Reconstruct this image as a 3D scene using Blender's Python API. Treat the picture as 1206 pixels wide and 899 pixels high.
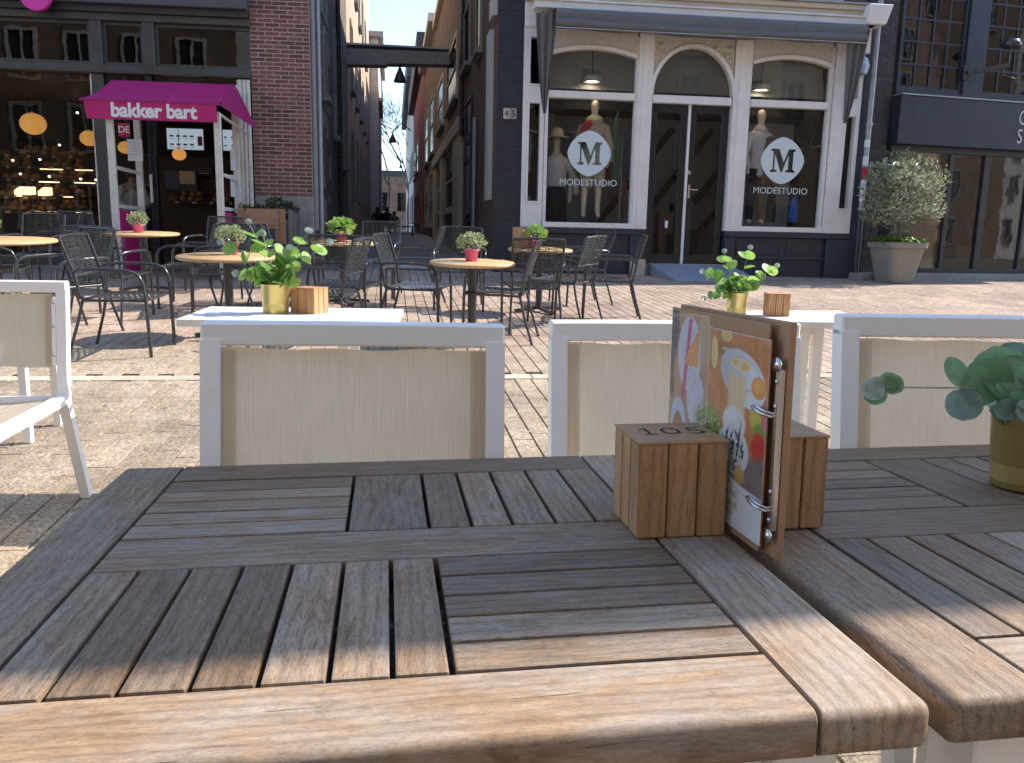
import bpy, bmesh, math, random
import numpy as np
from math import sin, cos, pi, radians, sqrt, atan2
from mathutils import Matrix, Vector
random.seed(7)
for o in list(bpy.data.objects): bpy.data.objects.remove(o)
sc = bpy.context.scene; C = sc.collection

# ------------------------------------------------------------------ camera
FPX, CX, CY, PITCH, ROLL = 980.0, 603.0, 449.5, 0.17855, -0.02124
CAM = np.array([0, 0, 1.05])
fw = np.array([0, cos(PITCH), -sin(PITCH)]); rt = np.array([1., 0, 0]); dn = np.cross(fw, rt)
CR = rt*cos(ROLL)+dn*sin(ROLL); CD = -rt*sin(ROLL)+dn*cos(ROLL)
cam = bpy.data.cameras.new('camera'); co = bpy.data.objects.new('camera', cam); C.objects.link(co)
m = Matrix(((CR[0], -CD[0], -fw[0], CAM[0]), (CR[1], -CD[1], -fw[1], CAM[1]), (CR[2], -CD[2], -fw[2], CAM[2]), (0, 0, 0, 1)))
co.matrix_world = m; cam.sensor_fit = 'HORIZONTAL'; cam.sensor_width = 36; cam.lens = 36*FPX/1206
cam.clip_start = .02; cam.clip_end = 3000; sc.camera = co
sc.render.resolution_x = 1024; sc.render.resolution_y = 763

# ------------------------------------------------------------------ sky, sun, exposure
SUN_EL, SUN_AZ = radians(41), radians(66)        # azimuth from +Y (beyond the shops) towards +X (right)
w = bpy.data.worlds.new('World'); sc.world = w; w.use_nodes = True
nt = w.node_tree; bg = nt.nodes['Background']
sky = nt.nodes.new('ShaderNodeTexSky'); sky.sky_type = 'NISHITA'; sky.sun_disc = False
sky.sun_elevation = SUN_EL; sky.sun_rotation = SUN_AZ; sky.air_density = 1.0; sky.dust_density = .3; sky.ozone_density = 2.2
tc = nt.nodes.new('ShaderNodeTexCoord'); mp = nt.nodes.new('ShaderNodeMapping'); mp.inputs['Scale'].default_value = (1, 1, 2.4)
nz = nt.nodes.new('ShaderNodeTexNoise'); nz.inputs['Scale'].default_value = 3.2; nz.inputs['Detail'].default_value = 7
rp = nt.nodes.new('ShaderNodeValToRGB'); rp.color_ramp.elements[0].position = .6; rp.color_ramp.elements[1].position = .85
rp.color_ramp.elements[0].color = (0, 0, 0, 1); rp.color_ramp.elements[1].color = (.75, .75, .75, 1)
mx = nt.nodes.new('ShaderNodeMix'); mx.data_type = 'RGBA'; mx.inputs[7].default_value = (7.5, 8.2, 9, 1)
nt.links.new(tc.outputs['Generated'], mp.inputs[0]); nt.links.new(mp.outputs[0], nz.inputs[0]); nt.links.new(nz.outputs[0], rp.inputs[0])
nt.links.new(rp.outputs[0], mx.inputs[0]); nt.links.new(sky.outputs[0], mx.inputs[6]); nt.links.new(mx.outputs[2], bg.inputs[0])
bg.inputs[1].default_value = .15
sl = bpy.data.lights.new('sun', 'SUN'); sl.energy = 3.5; sl.angle = radians(.53); sl.color = (1, .92, .81)
so = bpy.data.objects.new('sun', sl); C.objects.link(so)
SD = Vector((sin(SUN_AZ)*cos(SUN_EL), cos(SUN_AZ)*cos(SUN_EL), sin(SUN_EL)))
so.rotation_euler = SD.to_track_quat('Z', 'Y').to_euler(); so.location = (8, 4, 12)
sc.view_settings.view_transform = 'Standard'; sc.view_settings.look = 'None'; sc.view_settings.exposure = 1.35; sc.view_settings.gamma = 1

# ------------------------------------------------------------------ geometry helpers: photo column/row -> place in the world
def ray(u, v): return fw+CR*(u-CX)/FPX+CD*(v-CY)/FPX
def proj(p):
    q = np.array(p)-CAM; return CX+FPX*(q@CR)/(q@fw), CY+FPX*(q@CD)/(q@fw)
BETA = .145                                       # direction of the alley
def g(s): return float(np.interp(s, [2.5, 5.5, 14, 40, 300], [-.09, 0, .3825, .78, 1.0]))
def gz(x, y): return g(y*cos(BETA)-x*sin(BETA))
def at_y(u, y):                                   # ground point at depth y in photo column u
    lo, hi = 240., 1400.
    x = (u-603)/980*y
    for _ in range(12):
        z = gz(x, y); pu = proj((x, y, z))[0]; x += (u-pu)*y/980
    return x, y, gz(x, y)
class Frame:
    def __init__(s, ox, oy, a): s.o = np.array([ox, oy, 0.]); s.a = a; s.X = np.array([cos(a), sin(a), 0]); s.Y = np.array([-sin(a), cos(a), 0])
    def P(s, u, v, off=0):
        d = ray(u, v); t = ((s.o-CAM)@s.Y+off)/(d@s.Y); p = CAM+d*t-s.o; return float(p@s.X), float(p[2])
    def L(s, u, v, x):                            # hit on the plane local x = const -> (y, z)
        d = ray(u, v); t = ((s.o-CAM)@s.X+x)/(d@s.X); p = CAM+d*t-s.o; return float(p@s.Y), float(p[2])
    def W(s, x, y, z): p = s.o+s.X*x+s.Y*y; return float(p[0]), float(p[1]), float(z)

# ------------------------------------------------------------------ materials
MATS = {}
def newmat(name):
    mt = bpy.data.materials.new(name); mt.use_nodes = True; MATS[name] = mt
    return mt, mt.node_tree, mt.node_tree.nodes['Principled BSDF']
def N(nt, t, **k):
    n = nt.nodes.new(t)
    for a, b in k.items(): setattr(n, a, b)
    return n
def rnd_value(nt):                                # one random number per separate piece
    gi = N(nt, 'ShaderNodeNewGeometry'); oi = N(nt, 'ShaderNodeObjectInfo')
    a = N(nt, 'ShaderNodeMath', operation='ADD'); f = N(nt, 'ShaderNodeMath', operation='FRACT')
    nt.links.new(gi.outputs['Random Per Island'], a.inputs[0]); nt.links.new(oi.outputs['Random'], a.inputs[1]); nt.links.new(a.outputs[0], f.inputs[0])
    return f.outputs[0]
def coords(nt, scale=(1, 1, 1), rnd=True, world=False):
    tc = N(nt, 'ShaderNodeTexCoord'); mp = N(nt, 'ShaderNodeMapping'); mp.inputs['Scale'].default_value = scale
    src = tc.outputs['Object']
    if world: src = N(nt, 'ShaderNodeNewGeometry').outputs['Position']
    if rnd:
        sc_ = N(nt, 'ShaderNodeVectorMath', operation='SCALE'); cb = N(nt, 'ShaderNodeCombineXYZ')
        r = rnd_value(nt)
        for i in range(3): nt.links.new(r, cb.inputs[i])
        sc_.inputs['Scale'].default_value = 17.3; nt.links.new(cb.outputs[0], sc_.inputs[0])
        ad = N(nt, 'ShaderNodeVectorMath', operation='ADD'); nt.links.new(src, ad.inputs[0]); nt.links.new(sc_.outputs[0], ad.inputs[1]); src = ad.outputs[0]
    nt.links.new(src, mp.inputs[0]); return mp.outputs[0]
def noise(nt, vec, scale, detail=4, rough=.55, dist=0):
    n = N(nt, 'ShaderNodeTexNoise'); n.inputs['Scale'].default_value = scale; n.inputs['Detail'].default_value = detail
    n.inputs['Roughness'].default_value = rough; n.inputs['Distortion'].default_value = dist; nt.links.new(vec, n.inputs['Vector']); return n.outputs['Fac']
def ramp(nt, fac, stops):
    r = N(nt, 'ShaderNodeValToRGB'); e = r.color_ramp.elements
    while len(e) < len(stops): e.new(.5)
    for i, (p, c) in enumerate(stops):
        e[i].position = p; e[i].color = (*c, 1) if not isinstance(c, (int, float)) else (c, c, c, 1)
    nt.links.new(fac, r.inputs[0]); return r.outputs[0]
def mixc(nt, a, b, f, mode='MIX'):
    m = N(nt, 'ShaderNodeMix', data_type='RGBA', blend_type=mode)
    for i, s in ((0, f), (6, a), (7, b)):
        if hasattr(s, 'links') or hasattr(s, 'is_linked'): nt.links.new(s, m.inputs[i])
        else: m.inputs[i].default_value = s if isinstance(s, (int, float)) else (*s, 1)
    return m.outputs[2]
def bump(nt, bs, h, strength=.3, dist=.01):
    b = N(nt, 'ShaderNodeBump'); b.inputs['Strength'].default_value = strength; b.inputs['Distance'].default_value = dist
    nt.links.new(h, b.inputs['Height']); nt.links.new(b.outputs[0], bs.inputs['Normal'])
def pm(name, col, rough=.6, var=.15, scale=8, metal=0, bmp=0, spec=.5, piece=0, stretch=(1, 1, 1), bdist=.004, dirt=0):
    """painted / plain material: base colour, soft mottling, optional per-piece variation"""
    mt, nt, bs = newmat(name); bs.inputs['Roughness'].default_value = rough; bs.inputs['Metallic'].default_value = metal
    bs.inputs['Specular IOR Level'].default_value = spec
    v = coords(nt, stretch, rnd=piece > 0); n = noise(nt, v, scale, 5)
    lo = tuple(c*(1-var) for c in col); hi = tuple(min(1, c*(1+var)) for c in col)
    c = ramp(nt, n, [(.3, lo), (.7, hi)])
    if piece:
        r = ramp(nt, rnd_value(nt), [(0, 1-piece), (1, 1+piece)]); c = mixc(nt, c, r, 1.0, 'MULTIPLY')
    if dirt:
        n2 = noise(nt, v, scale*.35, 6, .65); f = ramp(nt, n2, [(.5, 0.0), (.75, dirt)]); c = mixc(nt, c, (.12, .1, .08), f)
    nt.links.new(c, bs.inputs['Base Color'])
    rr = ramp(nt, n, [(.2, max(0, rough-.12)), (.8, min(1, rough+.12))]); nt.links.new(rr, bs.inputs['Roughness'])
    if bmp: bump(nt, bs, noise(nt, v, scale*3, 4), bmp, bdist)
    return mt
def emis(name, col, st, base=(.5, .5, .5)):
    mt, nt, bs = newmat(name); bs.inputs['Emission Color'].default_value = (*col, 1); bs.inputs['Emission Strength'].default_value = st
    bs.inputs['Base Color'].default_value = (*base, 1); return mt
def wood(name, lo, hi, grey=(.3, .29, .28), gamt=.5, rough=.62, gscale=1.0, piece=.16, bmp=.35, wear=.3, pore=.3, tone=None):
    """grain runs along local X of every plank"""
    mt, nt, bs = newmat(name)
    v = coords(nt, (1.7, 9, 9)); warp = noise(nt, coords(nt, (1.5, 3, 3)), 3, 3)
    n1 = noise(nt, v, 7*gscale, 8, .68, 1.1); base = ramp(nt, n1, [(.32, lo), (.68, hi)])
    v3 = coords(nt, (1, 2.2, 2.2)); blot = noise(nt, v3, 7, 6, .65, .5)
    c = mixc(nt, base, grey, ramp(nt, blot, [(.38, 0.0), (.62, gamt)]))
    if tone:
        m2 = N(nt, 'ShaderNodeMath', operation='FRACT'); m3 = N(nt, 'ShaderNodeMath', operation='MULTIPLY'); m3.inputs[1].default_value = 7.31; nt.links.new(rnd_value(nt), m3.inputs[0]); nt.links.new(m3.outputs[0], m2.inputs[0])
        c = mixc(nt, c, tone, ramp(nt, m2.outputs[0], [(.25, 0.0), (1, .6)]))
    rg_ = N(nt, 'ShaderNodeTexWave', wave_type='BANDS', bands_direction='Y'); rg_.inputs['Scale'].default_value = 22; rg_.inputs['Distortion'].default_value = 9; rg_.inputs['Detail'].default_value = 3; rg_.inputs['Detail Scale'].default_value = .7
    nt.links.new(coords(nt, (.28, 1, 1)), rg_.inputs[0]); c = mixc(nt, c, ramp(nt, rg_.outputs['Fac'], [(.0, .82), (.35, 1.0), (1, 1.06)]), 1.0, 'MULTIPLY')
    pores = noise(nt, coords(nt, (20, 150, 150)), 3.2, 4, .8); pf = ramp(nt, pores, [(.36, pore), (.5, 0.0)]); c = mixc(nt, c, tuple(x*.42 for x in lo), pf)
    fine = noise(nt, coords(nt, (1, 2.6, 2.6)), 150, 4, .8); c = mixc(nt, c, ramp(nt, fine, [(.35, .8), (.5, 1.0), (.65, 1.16)]), 1.0, 'MULTIPLY')
    crk = noise(nt, coords(nt, (3, 60, 60)), 2.2, 5, .6, .8); c = mixc(nt, c, tuple(x*.3 for x in lo), ramp(nt, crk, [(.3, .8), (.345, 0.0)]))
    spots = noise(nt, coords(nt, (1, 1.6, 1)), 16, 6, .7); c = mixc(nt, c, tuple(x*.5 for x in lo), ramp(nt, spots, [(.6, 0.0), (.76, .6)]))
    big = noise(nt, coords(nt, (1, 2, 1)), 6, 8, .72, .3); c = mixc(nt, c, (.4, .375, .34), ramp(nt, big, [(.58, 0.0), (.74, wear)]))
    c = mixc(nt, c, ramp(nt, rnd_value(nt), [(0, 1-piece), (1, 1+piece)]), 1.0, 'MULTIPLY')
    nt.links.new(c, bs.inputs['Base Color']); bs.inputs['Specular IOR Level'].default_value = .35
    nt.links.new(ramp(nt, n1, [(.2, rough+.15), (.8, rough-.1)]), bs.inputs['Roughness'])
    bump(nt, bs, mixc(nt, mixc(nt, n1, pores, .6), fine, .3), bmp, .0014); return mt
def glass(name, tint=(.92, .95, .95), rough=.0, refl=1.0, dark=0.0):
    mt = bpy.data.materials.new(name); mt.use_nodes = True; nt = mt.node_tree; nt.nodes.clear(); MATS[name] = mt
    out = N(nt, 'ShaderNodeOutputMaterial'); tr = N(nt, 'ShaderNodeBsdfTransparent'); gl = N(nt, 'ShaderNodeBsdfGlossy'); mx = N(nt, 'ShaderNodeMixShader')
    fr = N(nt, 'ShaderNodeFresnel'); fr.inputs[0].default_value = 1.5; mu = N(nt, 'ShaderNodeMath', operation='MULTIPLY'); mu.inputs[1].default_value = 1.9*refl
    tr.inputs[0].default_value = (*tint, 1); gl.inputs['Roughness'].default_value = rough; gl.inputs['Color'].default_value = (1, 1, 1, 1)
    v = coords(nt, (1, 1, 1), rnd=True); b = N(nt, 'ShaderNodeBump'); b.inputs['Strength'].default_value = .035; b.inputs['Distance'].default_value = .02
    nt.links.new(noise(nt, v, 2.3, 2), b.inputs['Height']); nt.links.new(b.outputs[0], gl.inputs['Normal'])
    nt.links.new(fr.outputs[0], mu.inputs[0]); nt.links.new(mu.outputs[0], mx.inputs[0]); nt.links.new(tr.outputs[0], mx.inputs[1]); nt.links.new(gl.outputs[0], mx.inputs[2]); nt.links.new(mx.outputs[0], out.inputs[0])
    return mt
def brickwall(name, c1, c2, mortar, bw=.22, bh=.065, axis='XZ', bmp=.6):
    """distant brick courses in the material"""
    mt, nt, bs = newmat(name); tc = N(nt, 'ShaderNodeTexCoord'); sp = N(nt, 'ShaderNodeSeparateXYZ'); cb = N(nt, 'ShaderNodeCombineXYZ')
    nt.links.new(tc.outputs['Object'], sp.inputs[0])
    ad = N(nt, 'ShaderNodeMath', operation='ADD'); nt.links.new(sp.outputs[0], ad.inputs[0]); nt.links.new(sp.outputs[1], ad.inputs[1])
    nt.links.new(ad.outputs[0], cb.inputs[0]); nt.links.new(sp.outputs[2], cb.inputs[1])
    br = N(nt, 'ShaderNodeTexBrick'); br.inputs['Scale'].default_value = 1; br.inputs['Brick Width'].default_value = bw; br.inputs['Row Height'].default_value = bh
    br.inputs['Mortar Size'].default_value = .009; br.inputs['Color1'].default_value = (*c1, 1); br.inputs['Color2'].default_value = (*c2, 1); br.inputs['Mortar'].default_value = (*mortar, 1)
    br.inputs['Mortar Smooth'].default_value = .3; nt.links.new(cb.outputs[0], br.inputs[0])
    n = noise(nt, tc.outputs['Object'], 1.3, 6, .65); c = mixc(nt, br.outputs[0], ramp(nt, n, [(.3, .6), (.7, 1.25)]), 1.0, 'MULTIPLY')
    nt.links.new(c, bs.inputs['Base Color']); bs.inputs['Roughness'].default_value = .85
    iv = N(nt, 'ShaderNodeMath', operation='SUBTRACT'); iv.inputs[0].default_value = 1; nt.links.new(br.outputs['Fac'], iv.inputs[1]); bump(nt, bs, iv.outputs[0], bmp, .01); return mt

W_ = dict
wood('teak', (.145, .09, .05), (.33, .215, .125), (.275, .23, .18), .66, bmp=.5, piece=.3, wear=.34, pore=.62, tone=(.21, .13, .072))
wood('teak_edge', (.2, .12, .065), (.37, .25, .15), (.32, .285, .245), .6, bmp=.3, piece=.1, wear=.45, pore=.3)
wood('block_wood', (.36, .2, .09), (.45, .265, .13), (.42, .28, .17), .25, .5, .5, .08, .08, .06, pore=.1)
wood('block_wood_pale', (.42, .2, .08), (.55, .29, .13), (.4, .28, .2), .2, .5, 1, .1, .15, .08)
wood('table_top_wood', (.5, .31, .14), (.66, .44, .22), (.55, .42, .28), .3, .35, .5, .06, .05, .1)
wood('crate_wood', (.36, .2, .1), (.5, .3, .16), (.3, .24, .19), .35, .7)
wood('grey_wood', (.13, .11, .09), (.24, .2, .17), (.2, .2, .2), .5, .8)
pm('white_metal', (.88, .86, .83), .35, .02, 20, bmp=.02, dirt=.06)
pm('white_slab', (.8, .79, .77), .45, .05, 20, bmp=.05, dirt=.25)
pm('dark_metal', (.035, .036, .04), .26, .15, 14, metal=.0, spec=.7)
pm('weave', (.04, .04, .043), .28, .3, 60, spec=.6, bmp=.3)
pm('steel', (.6, .58, .56), .22, .06, 30, metal=1)
pm('gold_pot', (.55, .42, .15), .36, .08, 22, metal=.65, bmp=.05, stretch=(1, 1, .2))
pm('pink_pot', (.8, .13, .33), .55, .12, 20, bmp=.1)
pm('soil', (.04, .028, .02), .95, .4, 60, bmp=.8)
pm('bark', (.16, .13, .1), .9, .3, 30, bmp=.8, bdist=.01)
pm('far_bark', (.19, .15, .13), .9, .3, 3)
pm('charcoal_paint', (.035, .038, .042), .4, .12, 5, bmp=.05, dirt=.3)
pm('frame_grey', (.07, .073, .075), .35, .15, 4, metal=.2, dirt=.3)
pm('fascia_grey', (.085, .087, .1), .5, .1, 2, dirt=.3)
pm('magenta', (.5, .012, .155), .65, .08, 9, bmp=.25, bdist=.01)
pm('magenta_dark', (.35, .01, .13), .6, .1, 9)
pm('bright_pink', (.8, .05, .42), .4, .05, 9)
pm('cream_pole', (.72, .69, .62), .45, .08, 15, dirt=.3)
pm('white_paint', (.79, .77, .745), .5, .04, 6, bmp=.08, dirt=.18)
pm('buff_paint', (.6, .5, .36), .6, .08, 6, bmp=.1, dirt=.25)
pm('spandrel_paint', (.58, .53, .46), .7, .12, 20, bmp=.5)
pm('navy_paint', (.026, .032, .052), .42, .18, 7, bmp=.15, dirt=.2)
pm('navy_brick', (.022, .025, .036), .55, .3, 30, bmp=.35, piece=.25)
pm('navy_brown_brick', (.05, .036, .034), .7, .3, 30, bmp=.35, piece=.35)
pm('door_paint', (.012, .014, .018), .3, .15, 7)
pm('awning_grey', (.14, .142, .145), .8, .12, 12, bmp=.25, bdist=.01)
pm('red_brick', (.2, .085, .068), .85, .3, 40, bmp=.5, piece=.34, bdist=.003)
pm('mortar', (.5, .44, .39), .95, .2, 40, bmp=.5)
pm('stone_grey', (.3, .29, .27), .85, .2, 12, bmp=.3, dirt=.3)
pm('stone_cream', (.5, .44, .34), .8, .12, 6, bmp=.2, dirt=.3)
pm('zinc', (.36, .38, .41), .45, .12, 10, metal=.5, dirt=.3)
pm('ramp_metal', (.3, .33, .38), .5, .12, 10, metal=.2, bmp=.1, dirt=.2)
pm('plaster_dark', (.15, .12, .1), .9, .35, 1.6, bmp=.5, bdist=.02, dirt=.6)
pm('plaster_tan', (.45, .34, .24), .9, .15, 1.2, bmp=.3, bdist=.02, dirt=.4)
pm('plaster_pale', (.6, .55, .5), .9, .12, 1.2, bmp=.2, dirt=.3)
pm('red_render', (.2, .03, .028), .8, .2, 2, dirt=.3)
pm('orange_paint', (.42, .1, .03), .6, .15, 2)
pm('roof_tile', (.05, .05, .055), .7, .2, 8, bmp=.4)
pm('room_grey', (.4, .41, .42), .9, .1, 2)
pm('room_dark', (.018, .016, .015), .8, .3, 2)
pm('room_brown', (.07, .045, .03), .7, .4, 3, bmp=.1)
pm('ceiling_wood', (.09, .055, .035), .5, .25, 3, stretch=(1, 8, 1))
pm('bread', (.3, .14, .05), .7, .4, 30, piece=.4, bmp=.4)
pm('skin_mannequin', (.78, .66, .5), .5, .06, 10)
pm('cloth_red', (.45, .04, .06), .9, .2, 20); pm('cloth_beige', (.52, .44, .34), .9, .12, 20, bmp=.3)
pm('cloth_white', (.66, .64, .6), .9, .1, 20, bmp=.3); pm('cloth_black', (.012, .012, .014), .9, .2, 20)
pm('cloth_brown', (.14, .08, .055), .9, .2, 20); pm('cloth_blue', (.03, .13, .5), .8, .2, 20)
pm('dark_hair', (.02, .014, .01), .6, .3, 30); pm('skin', (.45, .26, .18), .55, .1, 20)
pm('paper', (.75, .77, .82), .6, .06, 30); pm('ink', (.012, .011, .01), .6, .1, 50); pm('grey_ink', (.3, .3, .33), .7, .3, 60)
pm('decal_white', (.62, .72, .74), .5, .03, 20); pm('decal_black', (.015, .015, .018), .4, .1, 20)
pm('letter_white', (.82, .82, .82), .5, .03, 20)
pm('sign_red', (.5, .02, .05), .4, .08, 20); pm('yellow_tape', (.7, .55, .03), .5, .1, 20); pm('poster_blue', (.16, .3, .62), .5, .3, 25)
pm('planter_taupe', (.26, .235, .2), .6, .06, 6, bmp=.1)
pm('mdf', (.34, .2, .105), .7, .1, 40, bmp=.15)
pm('leaf_eu', (.07, .15, .075), .5, .25, 40, piece=.3); pm('leaf_blue', (.085, .14, .125), .55, .2, 40, piece=.3)
pm('leaf_tip', (.42, .52, .46), .6, .15, 40, piece=.2)
pm('stem', (.3, .34, .28), .5, .2, 40)
pm('shade_sail_cloth', (.55, .5, .42), .9, .05, 10); pm('opp_white', (.5, .48, .45), .6, .05, 3)
emis('lamp_glow', (1, .45, .1), .3, (.7, .4, .15)); emis('lamp_string', (.1, .08, .05), 0)
emis('screen', (.52, .66, .8), .22); emis('warm_strip', (1, .72, .4), .9); emis('sconce', (1, .8, .52), 7)
emis('spot_dot', (1, .8, .55), 2.5)
pm('print_orange', (.36, .13, .045), .35, .3, 18); pm('print_brown', (.3, .19, .1), .35, .25, 30); pm('print_plate', (.36, .4, .46), .3, .25, 40)
pm('print_pink', (.4, .05, .17), .35, .1, 20); pm('print_pizza', (.62, .22, .06), .35, .35, 160); pm('print_white', (.5, .5, .52), .3, .06, 30)
pm('print_cream', (.5, .38, .22), .35, .15, 60); pm('print_yellow', (.6, .42, .16), .35, .2, 60); pm('print_green', (.12, .24, .04), .35, .5, 160)
pm('print_lime', (.3, .4, .14), .4, .2, 100); pm('print_navy', (.04, .05, .1), .35, .3, 100); pm('print_grey', (.2, .17, .16), .35, .3, 30)
pm('print_red', (.42, .07, .04), .35, .2, 60); pm('print_coffee', (.25, .1, .04), .35, .2, 60)
glass('clear_glass'); glass('shop_glass', (.85, .87, .86), 0, .16); glass('transom_glass', (.42, .42, .42), .0, .5); glass('alley_glass', (.25, .26, .27), .05, .2); glass('mode_glass', (.92, .94, .95), 0, .16); glass('mode_transom', (.88, .9, .9), 0, .3); glass('dark_glass', (.8, .8, .78), 0, .5); glass('acrylic', (.95, .96, .97), .02, .8)
brickwall('brown_bricks', (.17, .085, .055), (.11, .06, .042), (.15, .12, .095)); brickwall('opp_bricks', (.24, .13, .08), (.18, .1, .065), (.3, .25, .2))
brickwall('yellow_brown_bricks', (.2, .125, .075), (.14, .09, .055), (.17, .13, .1))
# fabric of the white chairs: thin woven mesh that lets some light through
mt, nt, bs = newmat('sling_fabric'); v = coords(nt, (1, 1, 1), False); n = noise(nt, v, 9, 4)
wx = N(nt, 'ShaderNodeTexWave', wave_type='BANDS', bands_direction='X'); wx.inputs['Scale'].default_value = 130; wx.inputs['Distortion'].default_value = 1.2; nt.links.new(v, wx.inputs[0])
wz = N(nt, 'ShaderNodeTexWave', wave_type='BANDS', bands_direction='Z'); wz.inputs['Scale'].default_value = 130; wz.inputs['Distortion'].default_value = 1.2; nt.links.new(v, wz.inputs[0])
hh = mixc(nt, wx.outputs['Fac'], wz.outputs['Fac'], .5); slub = noise(nt, coords(nt, (60, 1, 3), False), 4, 3)
c = mixc(nt, (.72, .63, .48), (.86, .78, .63), n); c = mixc(nt, c, ramp(nt, hh, [(.2, .8), (.8, 1.08)]), 1.0, 'MULTIPLY'); c = mixc(nt, c, ramp(nt, slub, [(.3, .93), (.7, 1.04)]), 1.0, 'MULTIPLY')
nt.links.new(c, bs.inputs['Base Color']); bs.inputs['Roughness'].default_value = .85; bump(nt, bs, hh, .35, .001)
tl = N(nt, 'ShaderNodeBsdfTranslucent'); ms = N(nt, 'ShaderNodeMixShader'); ms.inputs[0].default_value = .55; nt.links.new(c, tl.inputs[0])
nt.links.new(bs.outputs[0], ms.inputs[1]); nt.links.new(tl.outputs[0], ms.inputs[2]); nt.links.new(ms.outputs[0], nt.nodes['Material Output'].inputs[0])
def leafmat(name, lo, hi, transl=.35, back=None):
    mt, nt, bs = newmat(name); r = rnd_value(nt); c = ramp(nt, r, [(0, lo), (1, hi)]); n = noise(nt, coords(nt), 60, 3)
    c = mixc(nt, c, ramp(nt, n, [(.3, .8), (.7, 1.15)]), 1.0, 'MULTIPLY'); nt.links.new(c, bs.inputs['Base Color']); bs.inputs['Roughness'].default_value = .5
    tl = N(nt, 'ShaderNodeBsdfTranslucent'); ms = N(nt, 'ShaderNodeMixShader'); ms.inputs[0].default_value = transl; nt.links.new(c, tl.inputs[0])
    nt.links.new(bs.outputs[0], ms.inputs[1]); nt.links.new(tl.outputs[0], ms.inputs[2]); nt.links.new(ms.outputs[0], nt.nodes['Material Output'].inputs[0])
leafmat('olive_leaf', (.14, .17, .09), (.5, .53, .36), .35); leafmat('bush_leaf', (.05, .13, .02), (.16, .28, .04), .35)
leafmat('lime_leaf', (.12, .3, .04), (.34, .5, .14), .45); leafmat('sage_leaf', (.2, .28, .14), (.42, .5, .28), .35); leafmat('near_leaf', (.16, .33, .17), (.28, .46, .26), .35)
leafmat('blue_leaf', (.14, .24, .22), (.22, .34, .3), .25); leafmat('tip_leaf', (.35, .45, .4), (.5, .6, .52), .3); leafmat('evergreen_leaf', (.03, .06, .02), (.1, .14, .05), .3)
# paving
def paving(name, world=True):
    mt, nt, bs = newmat(name); pos = N(nt, 'ShaderNodeNewGeometry').outputs['Position']; sp = N(nt, 'ShaderNodeSeparateXYZ'); nt.links.new(pos, sp.inputs[0])
    vn = noise(nt, pos, .9, 4); ad = N(nt, 'ShaderNodeMath', operation='MULTIPLY_ADD'); nt.links.new(vn, ad.inputs[0]); ad.inputs[1].default_value = .9; nt.links.new(sp.outputs[1], ad.inputs[2])
    mr = N(nt, 'ShaderNodeMapRange'); mr.inputs[1].default_value = 6.6; mr.inputs[2].default_value = 8.0; nt.links.new(ad.outputs[0], mr.inputs[0])
    r = rnd_value(nt); near = ramp(nt, r, [(0, (.31, .24, .165)), (.5, (.34, .268, .19)), (1, (.37, .295, .215))]); far = ramp(nt, r, [(0, (.33, .24, .18)), (.5, (.365, .272, .21)), (1, (.4, .305, .24))])
    c = mixc(nt, near, far, mr.outputs[0]); gr = noise(nt, pos, 42, 5, .75, 1.6); c = mixc(nt, c, ramp(nt, gr, [(.38, .42), (.5, 1.0), (.62, 1.55)]), 1.0, 'MULTIPLY')
    bl = noise(nt, pos, 1.1, 6, .65); c = mixc(nt, c, ramp(nt, bl, [(.35, .82), (.65, 1.1)]), 1.0, 'MULTIPLY')
    sp_ = noise(nt, pos, 7, 5, .7); c = mixc(nt, c, (.14, .12, .1), ramp(nt, sp_, [(.6, 0.0), (.78, .45)]))
    st_ = noise(nt, pos, .45, 7, .7, .6); c = mixc(nt, c, ramp(nt, st_, [(.4, .72), (.52, 1.0), (.7, 1.06)]), 1.0, 'MULTIPLY')
    nt.links.new(c, bs.inputs['Base Color']); bs.inputs['Roughness'].default_value = .88; bump(nt, bs, gr, .7, .006); return mt
paving('paver'); pm('joint_sand', (.12, .095, .07), .95, .3, 30, bmp=.5); pm('band_stone', (.46, .39, .3), .85, .12, 14, bmp=.3, piece=.12)
M = MATS

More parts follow.
